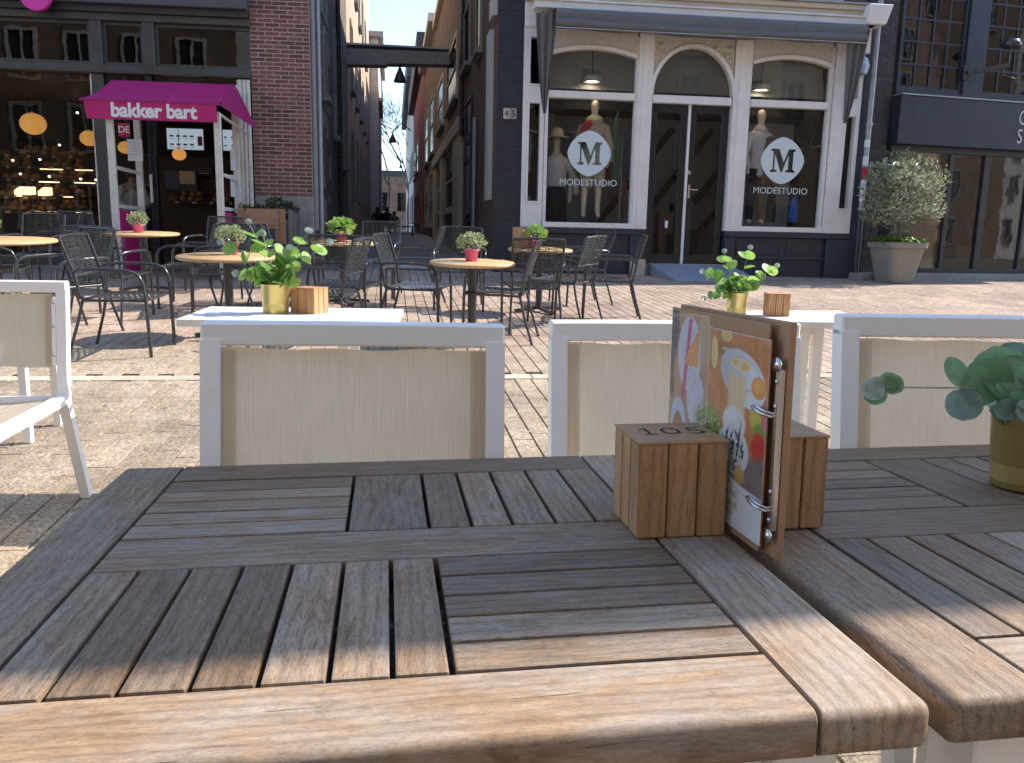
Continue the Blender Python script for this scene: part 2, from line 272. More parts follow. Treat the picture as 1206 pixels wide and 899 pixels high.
# ------------------------------------------------------------------ object helpers
def tag(o, label=None, cat=None, group=None, kind=None):
    for k, v in (('label', label), ('category', cat), ('group', group), ('kind', kind)):
        if v: o[k] = v
    return o
def empty(name, loc=(0, 0, 0), rz=0, label=None, cat=None, group=None):
    o = bpy.data.objects.new(name, None); o.location = loc; o.rotation_euler = (0, 0, rz); o.empty_display_size = .1; C.objects.link(o); return tag(o, label, cat, group)
def addobj(name, me, mats, parent=None):
    if not isinstance(mats, (list, tuple)): mats = [mats]
    if me.materials is not None and len(me.materials) == 0:
        for x in mats: me.materials.append(M[x] if isinstance(x, str) else x)
    o = bpy.data.objects.new(name, me); C.objects.link(o)
    if parent: o.parent = parent
    return o
class MB:
    def __init__(s): s.v = []; s.f = []; s.mi = []; s.m = 0; s.sm = []
    def add(s, vs, fs, smooth=False):
        b = len(s.v); s.v += [tuple(map(float, p)) for p in vs]; s.f += [tuple(b+i for i in f) for f in fs]; s.mi += [s.m]*len(fs); s.sm += [smooth]*len(fs); return s
    def box(s, x0, x1, y0, y1, z0, z1):
        x0, x1 = sorted((x0, x1)); y0, y1 = sorted((y0, y1)); z0, z1 = sorted((z0, z1))
        return s.add([(x0, y0, z0), (x1, y0, z0), (x1, y1, z0), (x0, y1, z0), (x0, y0, z1), (x1, y0, z1), (x1, y1, z1), (x0, y1, z1)],
                     [(0, 3, 2, 1), (4, 5, 6, 7), (0, 1, 5, 4), (1, 2, 6, 5), (2, 3, 7, 6), (3, 0, 4, 7)])
    def quad(s, a, b, c, d): return s.add([a, b, c, d], [(0, 1, 2, 3)])
    def hexa(s, b4, t4): return s.add(list(b4)+list(t4), [(0, 3, 2, 1), (4, 5, 6, 7), (0, 1, 5, 4), (1, 2, 6, 5), (2, 3, 7, 6), (3, 0, 4, 7)])
    def beam(s, a, b, w, h, up=(0, 0, 1)):
        a = Vector(a); b = Vector(b); d = (b-a).normalized(); u = Vector(up); x = d.cross(u)
        if x.length < 1e-4: x = d.cross(Vector((0, 1, 0)))
        x.normalize(); u = x.cross(d).normalized(); x *= w/2; u *= h/2
        return s.hexa([a-x-u, a+x-u, b+x-u, b-x-u], [a-x+u, a+x+u, b+x+u, b-x+u])
    def tube(s, pts, r, n=6, cap=True):
        pts = [Vector(p) for p in pts]; k = len(pts); R = r if isinstance(r, (list, tuple)) else [r]*k
        vs = []; prev = None
        for i, p in enumerate(pts):
            d = (pts[min(i+1, k-1)]-pts[max(i-1, 0)]).normalized()
            if prev is None:
                a = Vector((0, 0, 1)) if abs(d.z) < .9 else Vector((1, 0, 0)); x = d.cross(a).normalized()
            else: x = (prev-d*prev.dot(d)).normalized()
            prev = x; y = d.cross(x)
            for j in range(n): t = 2*pi*j/n; vs.append(p+(x*cos(t)+y*sin(t))*R[i])
        fs = [(i*n+j, i*n+(j+1) % n, (i+1)*n+(j+1) % n, (i+1)*n+j) for i in range(k-1) for j in range(n)]
        s.add(vs, fs, True)
        if cap: s.add(vs[:n], [tuple(range(n))[::-1]]); s.add(vs[-n:], [tuple(range(n))])
        return s
    def lathe(s, prof, c=(0, 0, 0), n=20, smooth=True, sx=1, sy=1):
        vs = [(c[0]+r*cos(2*pi*j/n)*sx, c[1]+r*sin(2*pi*j/n)*sy, c[2]+z) for r, z in prof for j in range(n)]
        fs = [(i*n+j, i*n+(j+1) % n, (i+1)*n+(j+1) % n, (i+1)*n+j) for i in range(len(prof)-1) for j in range(n)]
        return s.add(vs, fs, smooth)
    def disc(s, c, r, n=20, z=0, up=True):
        vs = [(c[0]+r*cos(2*pi*j/n), c[1]+r*sin(2*pi*j/n), c[2]) for j in range(n)]; return s.add(vs, [tuple(range(n)) if up else tuple(range(n))[::-1]])
    def prism(s, poly, y0, y1):                     # polygon in XZ, extruded along Y (counter-clockwise seen from -Y)
        n = len(poly); vs = [(x, y0, z) for x, z in poly]+[(x, y1, z) for x, z in poly]
        fs = [tuple(range(n)), tuple(range(2*n-1, n-1, -1))]+[(i, n+i, n+(i+1) % n, (i+1) % n) for i in range(n)]
        return s.add(vs, fs)
    def mesh(s, name):
        me = bpy.data.meshes.new(name); me.from_pydata(s.v, [], s.f); me.polygons.foreach_set('material_index', s.mi); me.polygons.foreach_set('use_smooth', s.sm); me.update(); return me
    def build(s, name, mats, parent=None, bevel=0, seg=1):
        me = s.mesh(name)
        if bevel:
            bm = bmesh.new(); bm.from_mesh(me); bmesh.ops.bevel(bm, geom=bm.edges[:], offset=bevel, segments=seg, profile=.5, affect='EDGES', clamp_overlap=True); bm.to_mesh(me); bm.free()
        return addobj(name, me, mats, parent)
def bx(name, mat, parent, x0, x1, y0, y1, z0, z1, bevel=0): return MB().box(x0, x1, y0, y1, z0, z1).build(name, mat, parent, bevel)
def copy_tree(o, parent=None):
    c = o.copy(); C.objects.link(c)
    if parent: c.parent = parent
    for ch in list(o.children): copy_tree(ch, c)
    return c
def text(name, s, size, mat, parent, loc, rot, extrude=.004, offset=0, align='LEFT', sx=1, spacing=1):
    cu = bpy.data.curves.new(name, 'FONT'); cu.body = s; cu.size = size; cu.extrude = extrude; cu.offset = offset; cu.align_x = align; cu.space_character = spacing; cu.resolution_u = 4
    tmp = bpy.data.objects.new('tmp', cu); C.objects.link(tmp); bpy.context.view_layer.update()
    me = bpy.data.meshes.new_from_object(tmp.evaluated_get(bpy.context.evaluated_depsgraph_get())); bpy.data.objects.remove(tmp)
    me.materials.clear(); o = addobj(name, me, mat, parent); o.location = loc; o.rotation_euler = rot; o.scale = (sx, 1, 1); return o
def flat_curve(name, splines, mat, parent, loc, rot, extrude=.002):
    cu = bpy.data.curves.new(name, 'CURVE'); cu.dimensions = '2D'; cu.fill_mode = 'BOTH'; cu.extrude = extrude
    for pts in splines:
        sp = cu.splines.new('POLY'); sp.points.add(len(pts)-1); sp.use_cyclic_u = True
        for i, (x, y) in enumerate(pts): sp.points[i].co = (x, y, 0, 1)
    tmp = bpy.data.objects.new('tmp', cu); C.objects.link(tmp); bpy.context.view_layer.update()
    me = bpy.data.meshes.new_from_object(tmp.evaluated_get(bpy.context.evaluated_depsgraph_get())); bpy.data.objects.remove(tmp)
    me.materials.clear(); o = addobj(name, me, mat, parent); o.location = loc; o.rotation_euler = rot; return o
def skinned(name, joints, edges, mat, parent, sub=1):
    """one continuous body grown from a skeleton: joints = [(pos, radius or (rx, ry))]"""
    me = bpy.data.meshes.new(name); me.from_pydata([j[0] for j in joints], edges, []); tmp = bpy.data.objects.new('tmp', me); C.objects.link(tmp)
    md = tmp.modifiers.new('s', 'SKIN'); md.use_smooth_shade = True
    for i, j in enumerate(joints):
        r = j[1] if isinstance(j[1], tuple) else (j[1], j[1]); me.skin_vertices[0].data[i].radius = r
    me.skin_vertices[0].data[0].use_root = True
    sb = tmp.modifiers.new('b', 'SUBSURF'); sb.levels = sub; sb.render_levels = sub; bpy.context.view_layer.update()
    out = bpy.data.meshes.new_from_object(tmp.evaluated_get(bpy.context.evaluated_depsgraph_get())); bpy.data.objects.remove(tmp); out.materials.clear()
    return addobj(name, out, mat, parent)

# ================================================================== GROUND
cb_, sb_ = cos(BETA), sin(BETA)
def ls(l, s, dz=0): return (l*cb_-s*sb_, l*sb_+s*cb_, g(s)+dz)
mb = MB(); S = [-60, -10, 0, 1, 2.5, 3.2, 4, 4.8, 5.5, 8, 11, 14, 20, 40, 90, 300]; Ls = [-250, -40, -12, 0, 12, 40, 250]
vs = [ls(l, s, -.012) for s in S for l in Ls]; n = len(Ls)
mb.add(vs, [(i*n+j, i*n+j+1, (i+1)*n+j+1, (i+1)*n+j) for i in range(len(S)-1) for j in range(n-1)])
ground = mb.build('ground', 'joint_sand'); tag(ground, kind='structure')
def visible(p, mu=40, mv=60):
    if (np.array(p)-CAM)@fw < .3: return False
    u, v = proj(p); return -mu < u < 1206+mu and 200 < v < 899+mv
PL, PW, J = .235, .118, .0025
pav = []
BAND = 5.86
row = 0; l = -12.0
while l < 12:
    s = .6+(.5*PL if row % 2 else 0)+random.uniform(-.02, .02)
    while s < 13.9:
        a_, b_ = s, s+PL
        if a_ < BAND-.07 < b_: b_ = BAND-.07
        elif a_ < BAND+.07 < b_: a_ = BAND+.07
        if (b_ <= BAND-.069 or a_ >= BAND+.069) and b_-a_ > .03 and visible(ls(l+PW/2, s+PL/2)):
            pav.append((l, a_, b_))
        s += PL
    l += PW; row += 1
pav.sort(key=lambda q: (q[0]**2+q[1]**2))
def paver_mesh(name, items, local=False):
    mb = MB()
    for (l, s, e_) in items:
        dz = random.uniform(-.0008, .001); t1, t2 = random.uniform(-.0009, .0009), random.uniform(-.0009, .0009); a = .0028; b = .006; c = .0006; d = .0022
        P = lambda ll, ss, z: ls(ll, ss, z)
        vs = [P(l+a, s+c, -.011), P(l+PW-a, s+c, -.011), P(l+PW-a, e_-c, -.011), P(l+a, e_-c, -.011),
              P(l+b, s+d, dz+t1), P(l+PW-b, s+d, dz+t2), P(l+PW-b, e_-d, dz-t1), P(l+b, e_-d, dz-t2)]
        mb.add(vs, [(4, 5, 6, 7), (0, 1, 5, 4), (1, 2, 6, 5), (2, 3, 7, 6), (3, 0, 4, 7)])
    return mb
# the 300 that show largest as objects (not hidden by the near table)
def hidden(q):
    u, v = proj(ls(q[0]+PW/2, q[1]+PL/2)); return v > 560 and 60 < u < 960 or (545 < v and u > 230 and u < 1100 and v < 860) or (v > 545 and u >= 1100)
front = [q for q in pav if not hidden(q)][:300]; fs_ = set(front)
for q in front: paver_mesh('paver', [q]).build('paver', 'paver', ground)
o = paver_mesh('pavers', [q for q in pav if q not in fs_]).build('pavers', 'paver', ground); tag(o, kind='stuff')
mb = MB(); l = -9
while l < 9:                                           # pale stone strip across the street
    L_ = .5; mb.add([ls(l+.004, BAND-.07, -.011), ls(l+L_-.004, BAND-.07, -.011), ls(l+L_-.004, BAND+.07, -.011), ls(l+.004, BAND+.07, -.011),
            ls(l+.006, BAND-.067, .003), ls(l+L_-.006, BAND-.067, .003), ls(l+L_-.006, BAND+.067, .003), ls(l+.006, BAND+.067, .003)],
           [(4, 5, 6, 7), (0, 1, 5, 4), (1, 2, 6, 5), (2, 3, 7, 6), (3, 0, 4, 7)])
    l += L_
o = mb.build('stone_band', 'band_stone', ground)
# alley floor setts beyond
mb = MB(); s = 14.0
while s < 45:
    l = -1.4+(.12 if int(s*5) % 2 else 0)
    while l < 2.0:
        mb.add([ls(l, s, .002), ls(l+.2, s, .002), ls(l+.2, s+.19, .002), ls(l, s+.19, .002)], [(0, 1, 2, 3)]); l += .22
    s += .2
tag(mb.build('setts', 'stone_grey', ground), kind='stuff')

# ================================================================== brick courses as real bricks
def brick_face(parent, x0, x1, z0, z1, y, mat, mort, single=True, bw=.21, bh=.048, jt=.015, out=.005, skip=None, limit=290):
    bx('mortar_bed', mort, parent, x0, x1, y, y+.1, z0, z1)
    cache = {}; rest = MB(); z = z0+.004; r = 0; cnt = 0; todo = []
    while z+bh < z1:
        x = x0+.003-(bw/2 if r % 2 else 0)
        while x < x1-.02:
            a, b = max(x, x0+.003), min(x+bw, x1-.003)
            if b-a > .03 and not (skip and skip((a+b)/2, z)): todo.append((a, b, z))
            x += bw+jt
        z += bh+jt; r += 1
    for i, (a, b, z) in enumerate(todo):
        if single and i < limit:
            key = round(b-a, 2)
            if key not in cache: cache[key] = MB().box(-key/2, key/2, 0, .05, 0, bh).mesh('brick')
            o = addobj('brick', cache[key], mat, parent); o.location = ((a+b)/2, y-out+random.uniform(-.003, .003), z); o.rotation_euler = (0, random.uniform(-.004, .004), 0)
        else:
            d = random.uniform(-.003, .003); rest.box(a, b, y-out+d, y+.02, z, z+bh)
    if rest.v: tag(rest.build('bricks', mat, parent), kind='stuff')

# litter: dry leaves, pale gum spots and a drain cover
rg = random.Random(31); lf = MB(); gum = MB()
for k in range(140):
    l_, s_ = rg.uniform(-5, 7), rg.uniform(3.2, 13.5); p = Vector(ls(l_, s_, .004)); a = rg.uniform(0, 6.28); q = rg.uniform(.012, .028); d = Vector((cos(a), sin(a), rg.uniform(0, .35)))*q; n_ = Vector((-sin(a), cos(a), rg.uniform(-.2, .4)))*q*.45; lf.add([p-d, p+n_, p+d, p-n_], [(0, 1, 2, 3)])
for k in range(160):
    l_, s_ = rg.uniform(-6, 8), rg.uniform(2.8, 13.5); c_ = ls(l_, s_, .0022); q = rg.uniform(.008, .02); gum.add([(c_[0]+q*cos(t), c_[1]+q*sin(t)*rg.uniform(.8, 1.1), gz(c_[0]+q*cos(t), c_[1]+q*sin(t))+.0022) for t in np.linspace(0, 2*pi, 8, endpoint=False)], [tuple(range(8))])
o = lf.build('dry_leaves', 'cloth_brown'); tag(o, 'scattered small dry leaves lying on the street paving', 'leaves', None, 'stuff'); o = gum.build('gum_spots', 'stone_grey', ground); o['kind'] = 'stuff'

# ================================================================== MODE SHOP (white shopfront, navy plinth)
FM = Frame(0, 14.02, .125)
def P(u, v, off=0): return FM.P(u, v, off)
shop = empty('fashion_shop', tuple(FM.o), FM.a, 'white timber shopfront with arched transoms, double black door and navy plinth', 'shop building')
def X(u, v=180, off=0): return P(u, v, off)[0]
def Z(u, v, off=0): return P(u, v, off)[1]
z_pl = Z(800, 271); zb = .33; z_tr0, z_tr1 = Z(800, 123), Z(800, 113.5); z_head = Z(800, 47); z_c0, z_c1 = Z(800, 24), Z(800, 14); z_c2 = Z(800, 3)
xl, xr = X(614, 180), X(1006, 180); TOP = 9.0
nb = (X(584, 180), xl)
brick_face(shop, nb[0], nb[1]-.002, .25, 5.9, -.03, 'navy_brick', 'navy_paint', False)
bx('upper_wall', 'brown_bricks', shop, nb[0], nb[1], -.02, 1.4, 5.9, TOP)
bx('side_pier', 'navy_paint', shop, nb[0]+.002, nb[1], .075, .45, .25, 5.9)
# glazed bays
w1 = (X(645.6, 116), X(747, 119)); w2 = (X(767, 125), X(859.5, 127)); w3 = (X(882, 124), X(973.4, 129))
F0, F1 = -.05, .07                                     # front/back of the white framing
pil = [(xl, w1[0]-.07), (w1[1]+.03, w2[0]-.015), (w2[1]+.015, w3[0]-.03), (w3[1]+.07, xr)]
mbf = MB()
slots = {0: ((X(627, 70), X(637, 70), Z(632, 100), Z(632, 45)), (X(621.5, 180), X(630, 180), Z(625, 237), Z(625, 122))), 3: ((X(999.5, 90), X(1009.5, 90), Z(1004, 118), Z(1004, 65)), (X(989.5, 190), X(999.5, 190), Z(995, 246), Z(995, 138)))}
for i, (a, b) in enumerate(pil):
    zlo = z_pl if i in (0, 3) else z_pl-.02
    if i in slots:
        cut = sorted(slots[i], key=lambda t: t[2]); xa = min(t[0] for t in cut); xb = max(t[1] for t in cut); ztop = z_c0
        m_ = MB(); m_.box(a, xa, F0-.03, F1, zlo, ztop).box(xb, b, F0-.03, F1, zlo, ztop); zz = zlo
        for t in cut: m_.box(xa, xb, F0-.03, F1, zz, t[2]); zz = t[3]
        m_.box(xa, xb, F0-.03, F1, zz, ztop); m_.build('pilaster', 'white_paint', shop)
        for t in cut:
            bx('slot_pane', 'transom_glass', shop, xa, xb, F1-.03, F1-.02, t[2], t[3])
            m_ = MB(); e = .028
            for q in ((xa-e, xa, t[2]-e, t[3]+e), (xb, xb+e, t[2]-e, t[3]+e), (xa, xb, t[2]-e, t[2]), (xa, xb, t[3], t[3]+e)): m_.box(q[0], q[1], F0-.045, F0-.03, q[2], q[3])
            m_.build('slot_moulding', 'white_paint', shop)
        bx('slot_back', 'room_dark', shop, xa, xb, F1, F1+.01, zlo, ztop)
    else:
        bx('pilaster', 'white_paint', shop, a, b, F0-.045, F1, z_pl, z_head+.05); bx('pilaster_rib', 'white_paint', shop, a+(b-a)*.3, b-(b-a)*.3, F0-.06, F0-.045, z_pl+.03, z_head+.02)
def arch_header(name, x0, x1, z0, ztop, rise, mat, y0, y1, n=18, rim=None):
    """board with an arched opening cut into it from below"""
    w = (x1-x0)/2; xc = (x0+x1)/2
    if rise >= w*.98: f = lambda x: z0+sqrt(max(0, w*w-(x-xc)**2))*rise/w
    else:
        R = (w*w+rise*rise)/(2*rise); f = lambda x: z0+sqrt(R*R-(x-xc)**2)-(R-rise)
    xs = [xc-w*cos(pi*i/n) for i in range(n+1)]; mb = MB(); rm = MB()
    for a, b in zip(xs[:-1], xs[1:]):
        mb.hexa([(a, y0, f(a)), (b, y0, f(b)), (b, y1, f(b)), (a, y1, f(a))], [(a, y0, ztop), (b, y0, ztop), (b, y1, ztop), (a, y1, ztop)])
    k = .06
    pts = [(xc+(x-xc)*1.0, f(x)) for x in xs]; out = [(xc+(x-xc)*(1+k/w), z0+(f(x)-z0)*(1+k/max(rise, .2))+.0) for x in xs]
    if rise < w*.98: out = [(x, f(x)+k) for x in xs]
    for i in range(n): 
        a, b, c, d = pts[i], pts[i+1], out[i+1], out[i]
        rm.hexa([(a[0], y0-.03, a[1]), (b[0], y0-.03, b[1]), (b[0], y0, b[1]), (a[0], y0, a[1])], [(d[0], y0-.03, d[1]), (c[0], y0-.03, c[1]), (c[0], y0, c[1]), (d[0], y0, d[1])])
    mb.build(name, mat, shop); rm.build('arch_moulding', 'white_paint', shop)
# window bays
def bay(w, zt0, zt1, side):
    x0, x1 = w
    m_ = MB(); e = .055
    m_.box(x0-e, x0, F0, F1, z_pl+.085, z_head).box(x1, x1+e, F0, F1, z_pl+.085, z_head); m_.build('window_jamb', 'white_paint', shop)
    bx('window_sill', 'white_paint', shop, x0-e, x1+e, F0-.05, F1, z_pl, z_pl+.085, .008)
    bx('transom_bar', 'white_paint', shop, x0, x1, F0-.02, F1, zt0, zt1, .008)
    f = bx('window', 'mode_glass', shop, x0, x1, .03, .036, z_pl+.085, zt0); bx('pane', 'mode_transom', f, x0, x1, .03, .036, zt1, z_head)
    arch_header('arch_header', x0, x1, Z(700, 68) if side == 0 else Z(930, 79), z_head+.06, .11, 'spandrel_paint', F0-.01, F1)
bay(w1, Z(700, 117.5), Z(700, 109), 0); bay(w3, Z(930, 128), Z(930, 119.5), 1)
# door bay
x0, x1 = w2; bx('transom_bar', 'white_paint', shop, x0, x1, F0-.03, F1, z_tr0, z_tr1, .008)
wr = (x1-x0)/2-.01; arch_header('arch_header', x0, x1, z_tr1+.005, z_head+.06, Z(815, 58)-z_tr1, 'spandrel_paint', F0-.01, F1)
bx('fanlight', 'mode_transom', shop, x0, x1, .03, .036, z_tr1, z_head)
for sx in (0, 1):                                      # scrolled ornament in the spandrels
    m_ = MB(); xc = x0+.07 if sx == 0 else x1-.07; zc = z_head-.02; dr = 1 if sx == 0 else -1
    for k in range(9):
        cx_, cz_ = xc+dr*random.uniform(0, .38), zc-random.uniform(0, .5)
        if ((cx_-(x0+x1)/2)/wr)**2+((cz_-z_tr1)/(Z(815, 58)-z_tr1))**2 < 1.28: continue
        m_.tube([(cx_+.045*cos(t)*(1-t/9), F0-.02, cz_+.045*sin(t)*(1-t/9)) for t in np.linspace(0, 7, 12)], .009, 4)
    for r_, (cx_, cz_) in ((.05, (xc+dr*.03, zc-.08)),): m_.lathe([(0, -.012), (r_, -.008), (r_*.6, .012), (0, .016)], (cx_, F0-.02, cz_), 10)
    for k in range(6): m_.tube([(xc-dr*.03, F0-.02, zc-.08-k*.08), (xc+dr*.03, F0-.02, zc-.11-k*.08)], .01, 4)
    m_.build('spandrel_scroll', 'buff_paint', shop)['kind'] = 'stuff'
dz0 = .56; dsp = X(809.5, 180)
for k, (a, b) in enumerate(((x0+.005, dsp-.02), (dsp+.02, x1-.005))):
    d = MB(); st = .115; rl = .14
    d.box(a, a+st, .02, .07, dz0, z_tr0-.005).box(b-st, b, .02, .07, dz0, z_tr0-.005).box(a+st, b-st, .02, .07, z_tr0-rl, z_tr0-.005).box(a+st, b-st, .02, .07, dz0, dz0+.16)
    do = d.build('door', 'door_paint', shop, .004); do['label'] = 'left leaf of the black glazed door' if k == 0 else 'right leaf of the black glazed door with steel handle'
    bx('pane', 'mode_glass', do, a+st, b-st, .04, .046, dz0+.16, z_tr0-rl)
    if k == 1:
        h = MB(); zc = Z(812, 225); h.box(a+.03, a+.065, .008, .02, zc-.12, zc+.1).beam((a+.05, -.03, zc+.02), (a+.19, -.03, zc+.02), .02, .02).beam((a+.05, -.03, zc+.02), (a+.05, .01, zc+.02), .018, .018); h.build('handle', 'steel', do)
        bx('lock_plate', 'steel', do, a+.015, a+.06, .012, .02, zc+.27, zc+.33); bx('sticker', 'paper', do, a-.33, a-.28, .036, .038, dz0+.6, dz0+.72)
bx('door_strip', 'white_paint', shop, dsp-.02, dsp+.02, -.02, .06, dz0, z_tr0)
# head, cornice
bx('frieze', 'buff_paint', shop, xl, xr-.06, F0-.02, .3, z_head+.062, z_c0)
m_ = MB().box(xl+.12, xr+.02, -.34, .3, z_c0, z_c1-.03).box(xl+.1, xr+.04, -.37, .3, z_c1-.03, z_c1); m_.build('cornice', 'white_paint', shop, .006)
m_ = MB().box(xl, xr+.02, -.26, .3, z_c1+.002, z_c1+.1).box(xl, xr+.04, -.3, .3, z_c1+.1, z_c2+.04); m_.build('cornice_moulding', 'buff_paint', shop, .01)
bx('cornice_lead', 'zinc', shop, xl-.02, xr+.08, -.33, .3, z_c2+.042, z_c2+.07)
m_ = MB().hexa([(xr-.2, -.42, z_c0), (xr+.12, -.42, z_c0), (xr+.12, .25, z_c0), (xr-.2, .25, z_c0)], [(xr-.2, -.46, z_c2+.03), (xr+.2, -.46, z_c2+.03), (xr+.2, .25, z_c2+.03), (xr-.2, .25, z_c2+.03)]); m_.build('corner_console', 'white_paint', shop, .01)
m_ = MB().box(xr-.26, xr+.02, -.18, .2, z_head-.1, z_c0-.003); m_.lathe([(0, -.2), (.1, -.15), (.13, -.02), (.09, .1), (0, .13)], (xr-.1, -.16, z_head-.28), 12); m_.build('corner_capital', 'white_paint', shop, .01)
m_ = MB().box(xl, xl+.35, -.12, .2, Z(632, 34), z_c1); m_.build('corner_console', 'white_paint', shop, .012)
upz = z_c2+.075
bx('upper_wall', 'brown_bricks', shop, xl+.003, xr+.1, .02, 1.4, upz, TOP); bx('window_ledge', 'zinc', shop, X(800, 0), X(990, 0), -.12, .02, upz+.001, upz+.12)
for k in range(3):
    xa = xl+.6+k*1.8; f = bx('window', 'opp_white', shop, xa, xa+1.1, -.03, .02, upz+.5, upz+2.4); bx('pane', 'mode_transom', f, xa+.08, xa+1.02, -.036, -.031, upz+.58, upz+2.32)
# plinth
for a, b in ((xl, x0-.02), (x1+.02, xr+.02)):
    m_ = MB(); m_.box(a, b, -.04, .3, zb-.1, z_pl-.1).box(a-.0, b, -.1, .3, z_pl-.1, z_pl-.005).box(a, b, -.075, .3, z_pl-.47, z_pl-.41)
    m_.build('plinth', 'navy_paint', shop, .008)
for a, b in ((xl+.1, w1[1]-.6), (w1[1]-.5, w1[1]+.05), (x1+.25, x1+1.05), (x1+1.15, x1+1.62)):
    m_ = MB(); e = .03; q = (z_pl-.38, z_pl-.16)
    for t in ((a, b, q[0], q[0]+e), (a, b, q[1]-e, q[1]), (a, a+e, q[0]+e, q[1]-e), (b-e, b, q[0]+e, q[1]-e)): m_.box(t[0], t[1], -.055, -.04, t[2], t[3])
    m_.build('plinth_panel', 'navy_paint', shop)
for a, b in ((xr-.42, xr+.03), (xl, xl+.3), (x0-.28, x0-.021), (x1+.021, x1+.2)): bx('plinth_block', 'navy_paint', shop, a, b, -.13, -.041, zb-.1, z_pl-.105, .01)
bx('doorstep_block', 'stone_cream', shop, x0-.28, x0-.022, -.2, -.131, zb-.1, zb+.3, .01)
bx('threshold', 'stone_grey', shop, x0-.02, x1+.02, -.05, .3, zb-.1, dz0-.005)
bx('shop_floor', 'room_grey', shop, xl, xr, .31, 3.0, .5, dz0)
bx('shop_ceiling', 'room_grey', shop, xl, xr, .31, 3.0, z_head+.3, z_head+.35)
bx('back_wall', 'room_grey', shop, xl, xr, 3.0, 3.05, .5, z_head+.35); bx('side_wall', 'room_grey', shop, xl-.05, xl, .3, 3.0, .4, z_head+.35); bx('side_wall', 'room_dark', shop, xr, xr+.05, .3, 3.0, .4, z_head+.35)
bx('display_back', 'room_grey', shop, w3[0]+.5, w3[1]+.15, 1.5, 1.54, dz0, z_head); bx('display_back', 'room_grey', shop, w1[0]-.05, w1[0]+.35, 1.4, 1.44, dz0, z_head)
bx('pane_paling_panel', 'room_grey', shop, xl+.05, xr-.05, .62, .63, Z(700, 98), z_head+.3)  # pale panel added behind the upper panes to lighten them
bx('ceiling_beam', 'room_dark', shop, xl+.05, xr-.05, .7, 1.6, Z(700, 122), Z(700, 112)); 
for a in (-.5, .3, 1.1, 1.7):                          # dark sloping bars seen through the doors
    MB().beam((x0+a, 2.6, .9), (x0+a+1.7, 2.6, 3.1), .1, .16, (0, 1, 0)).build('sloping_bar', 'room_dark', shop)
for k in range(7):
    a = x0+.1+random.uniform(0, 1.2); hgt = random.uniform(.5, 1.1); bx('display_unit', random.choice(['room_brown', 'cloth_black', 'cloth_brown']), shop, a, a+random.uniform(.15, .35), 1.5, 1.8, dz0+.002*k, dz0+hgt)
for u in (697, 896):                                   # lit ceiling spot above each window
    xs, zs = P(u, 97 if u < 800 else 107, .45)
    s_ = empty('ceiling_lamp', FM.W(xs, .45, zs), FM.a, 'lit round ceiling lamp behind the transom of the %s shop window' % ('left' if u < 800 else 'right'), 'lamp', 'lamps above the mannequins')
    MB().lathe([(.02, .12), (.15, .1), (.17, 0), (.13, 0), (.12, .06), (0, .07)], n=16).build('lamp_shade', 'cream_pole', s_)
    MB().lathe([(0, .02), (.1, .02), (.13, .04), (.1, .055), (0, .055)], n=16).build('bulb', 'sconce', s_)
    MB().tube([(0, 0, .1), (0, 0, z_head+.3-zs)], .008).build('cord', 'dark_metal', s_)
# decals on the windows
def M_logo(u, v, label):
    x, z = P(u, v, .02); R = P(u+25.5, v, .02)[0]-x; Rz = R*1.0
    r = empty('window_sign', FM.W(x, .022, z), FM.a, label, 'sign', 'round signs on the shop windows')
    def sq(k, n=3.0-1.35): return [(R*k*(abs(cos(t))**(2/n))*(1 if cos(t) > 0 else -1), Rz*k*(abs(sin(t))**(2/n))*(1 if sin(t) > 0 else -1)) for t in np.linspace(0, 2*pi, 48, endpoint=False)]
    s_ = R*.54; H = .92
    mp_ = [(-1, -H), (-.45, -H), (-.45, -.8*H), (-.66, -.76*H), (-.66, .5), (-.1, -H), (.02, -H), (.5, .45), (.5, -.78*H), (.3, -.82*H), (.3, -H), (1.08, -H), (1.08, -.82*H), (.9, -.78*H), (.9, .78*H), (1.08, .82*H), (1.08, H), (.5, H), (.12, -.12), (-.32, H), (-1, H), (-1, .82*H), (-.8, .78*H), (-.8, -.76*H), (-1, -.8*H)]
    flat_curve('disc', [sq(1), [(a*s_, b*s_) for a, b in mp_]], 'decal_white', r, (0, 0, 0), (pi/2, 0, 0))
    text('lettering', 'MODESTUDIO', .15, 'decal_white', r, (0, -.01, -R*1.42), (pi/2, 0, 0), .001, 0, 'CENTER', 1.0, 1.02)
M_logo(694, 181, 'white diamond M sign on the left shop window in front of the red scarf'); M_logo(921.5, 189.5, 'white diamond M sign on the right shop window')
# house number tiles
for k, (u, ch) in enumerate(((596.5, '4'), (604.5, '5'))):
    x, z = P(u, 134, -.06); tl_ = bx('number_tile', 'stone_cream' if k == 0 else 'stone_grey', shop, x-.052, x+.052, -.075, -.043, z-.085, z+.085, .004); tl_['label'] = 'pale house number tile' if k == 0 else 'darker house number tile'
    text('numeral', ch, .15, 'ink', tl_, (x, -.0755, z-.05), (pi/2, 0, 0), .001, 0, 'CENTER')
# ramp
rx0, rx1 = X(763, 306), X(858, 306); ramp_ = empty('door_ramp', FM.W((rx0+rx1)/2, -.06, .33), FM.a, 'grey metal access ramp in front of the black double door', 'ramp')
W2 = (rx1-rx0)/2; MB().hexa([(-W2+.18, -1.0, -.02), (W2+.2, -1.0, -.02), (W2, 0, -.02), (-W2, 0, -.02)], [(-W2+.18, -1.0, .0), (W2+.2, -1.0, .0), (W2, 0, .23), (-W2, 0, .23)]).build('ramp_plate', 'ramp_metal', ramp_)
bx('edge_lip', 'steel', ramp_, -W2, W2, -.005, .012, .231, .236)
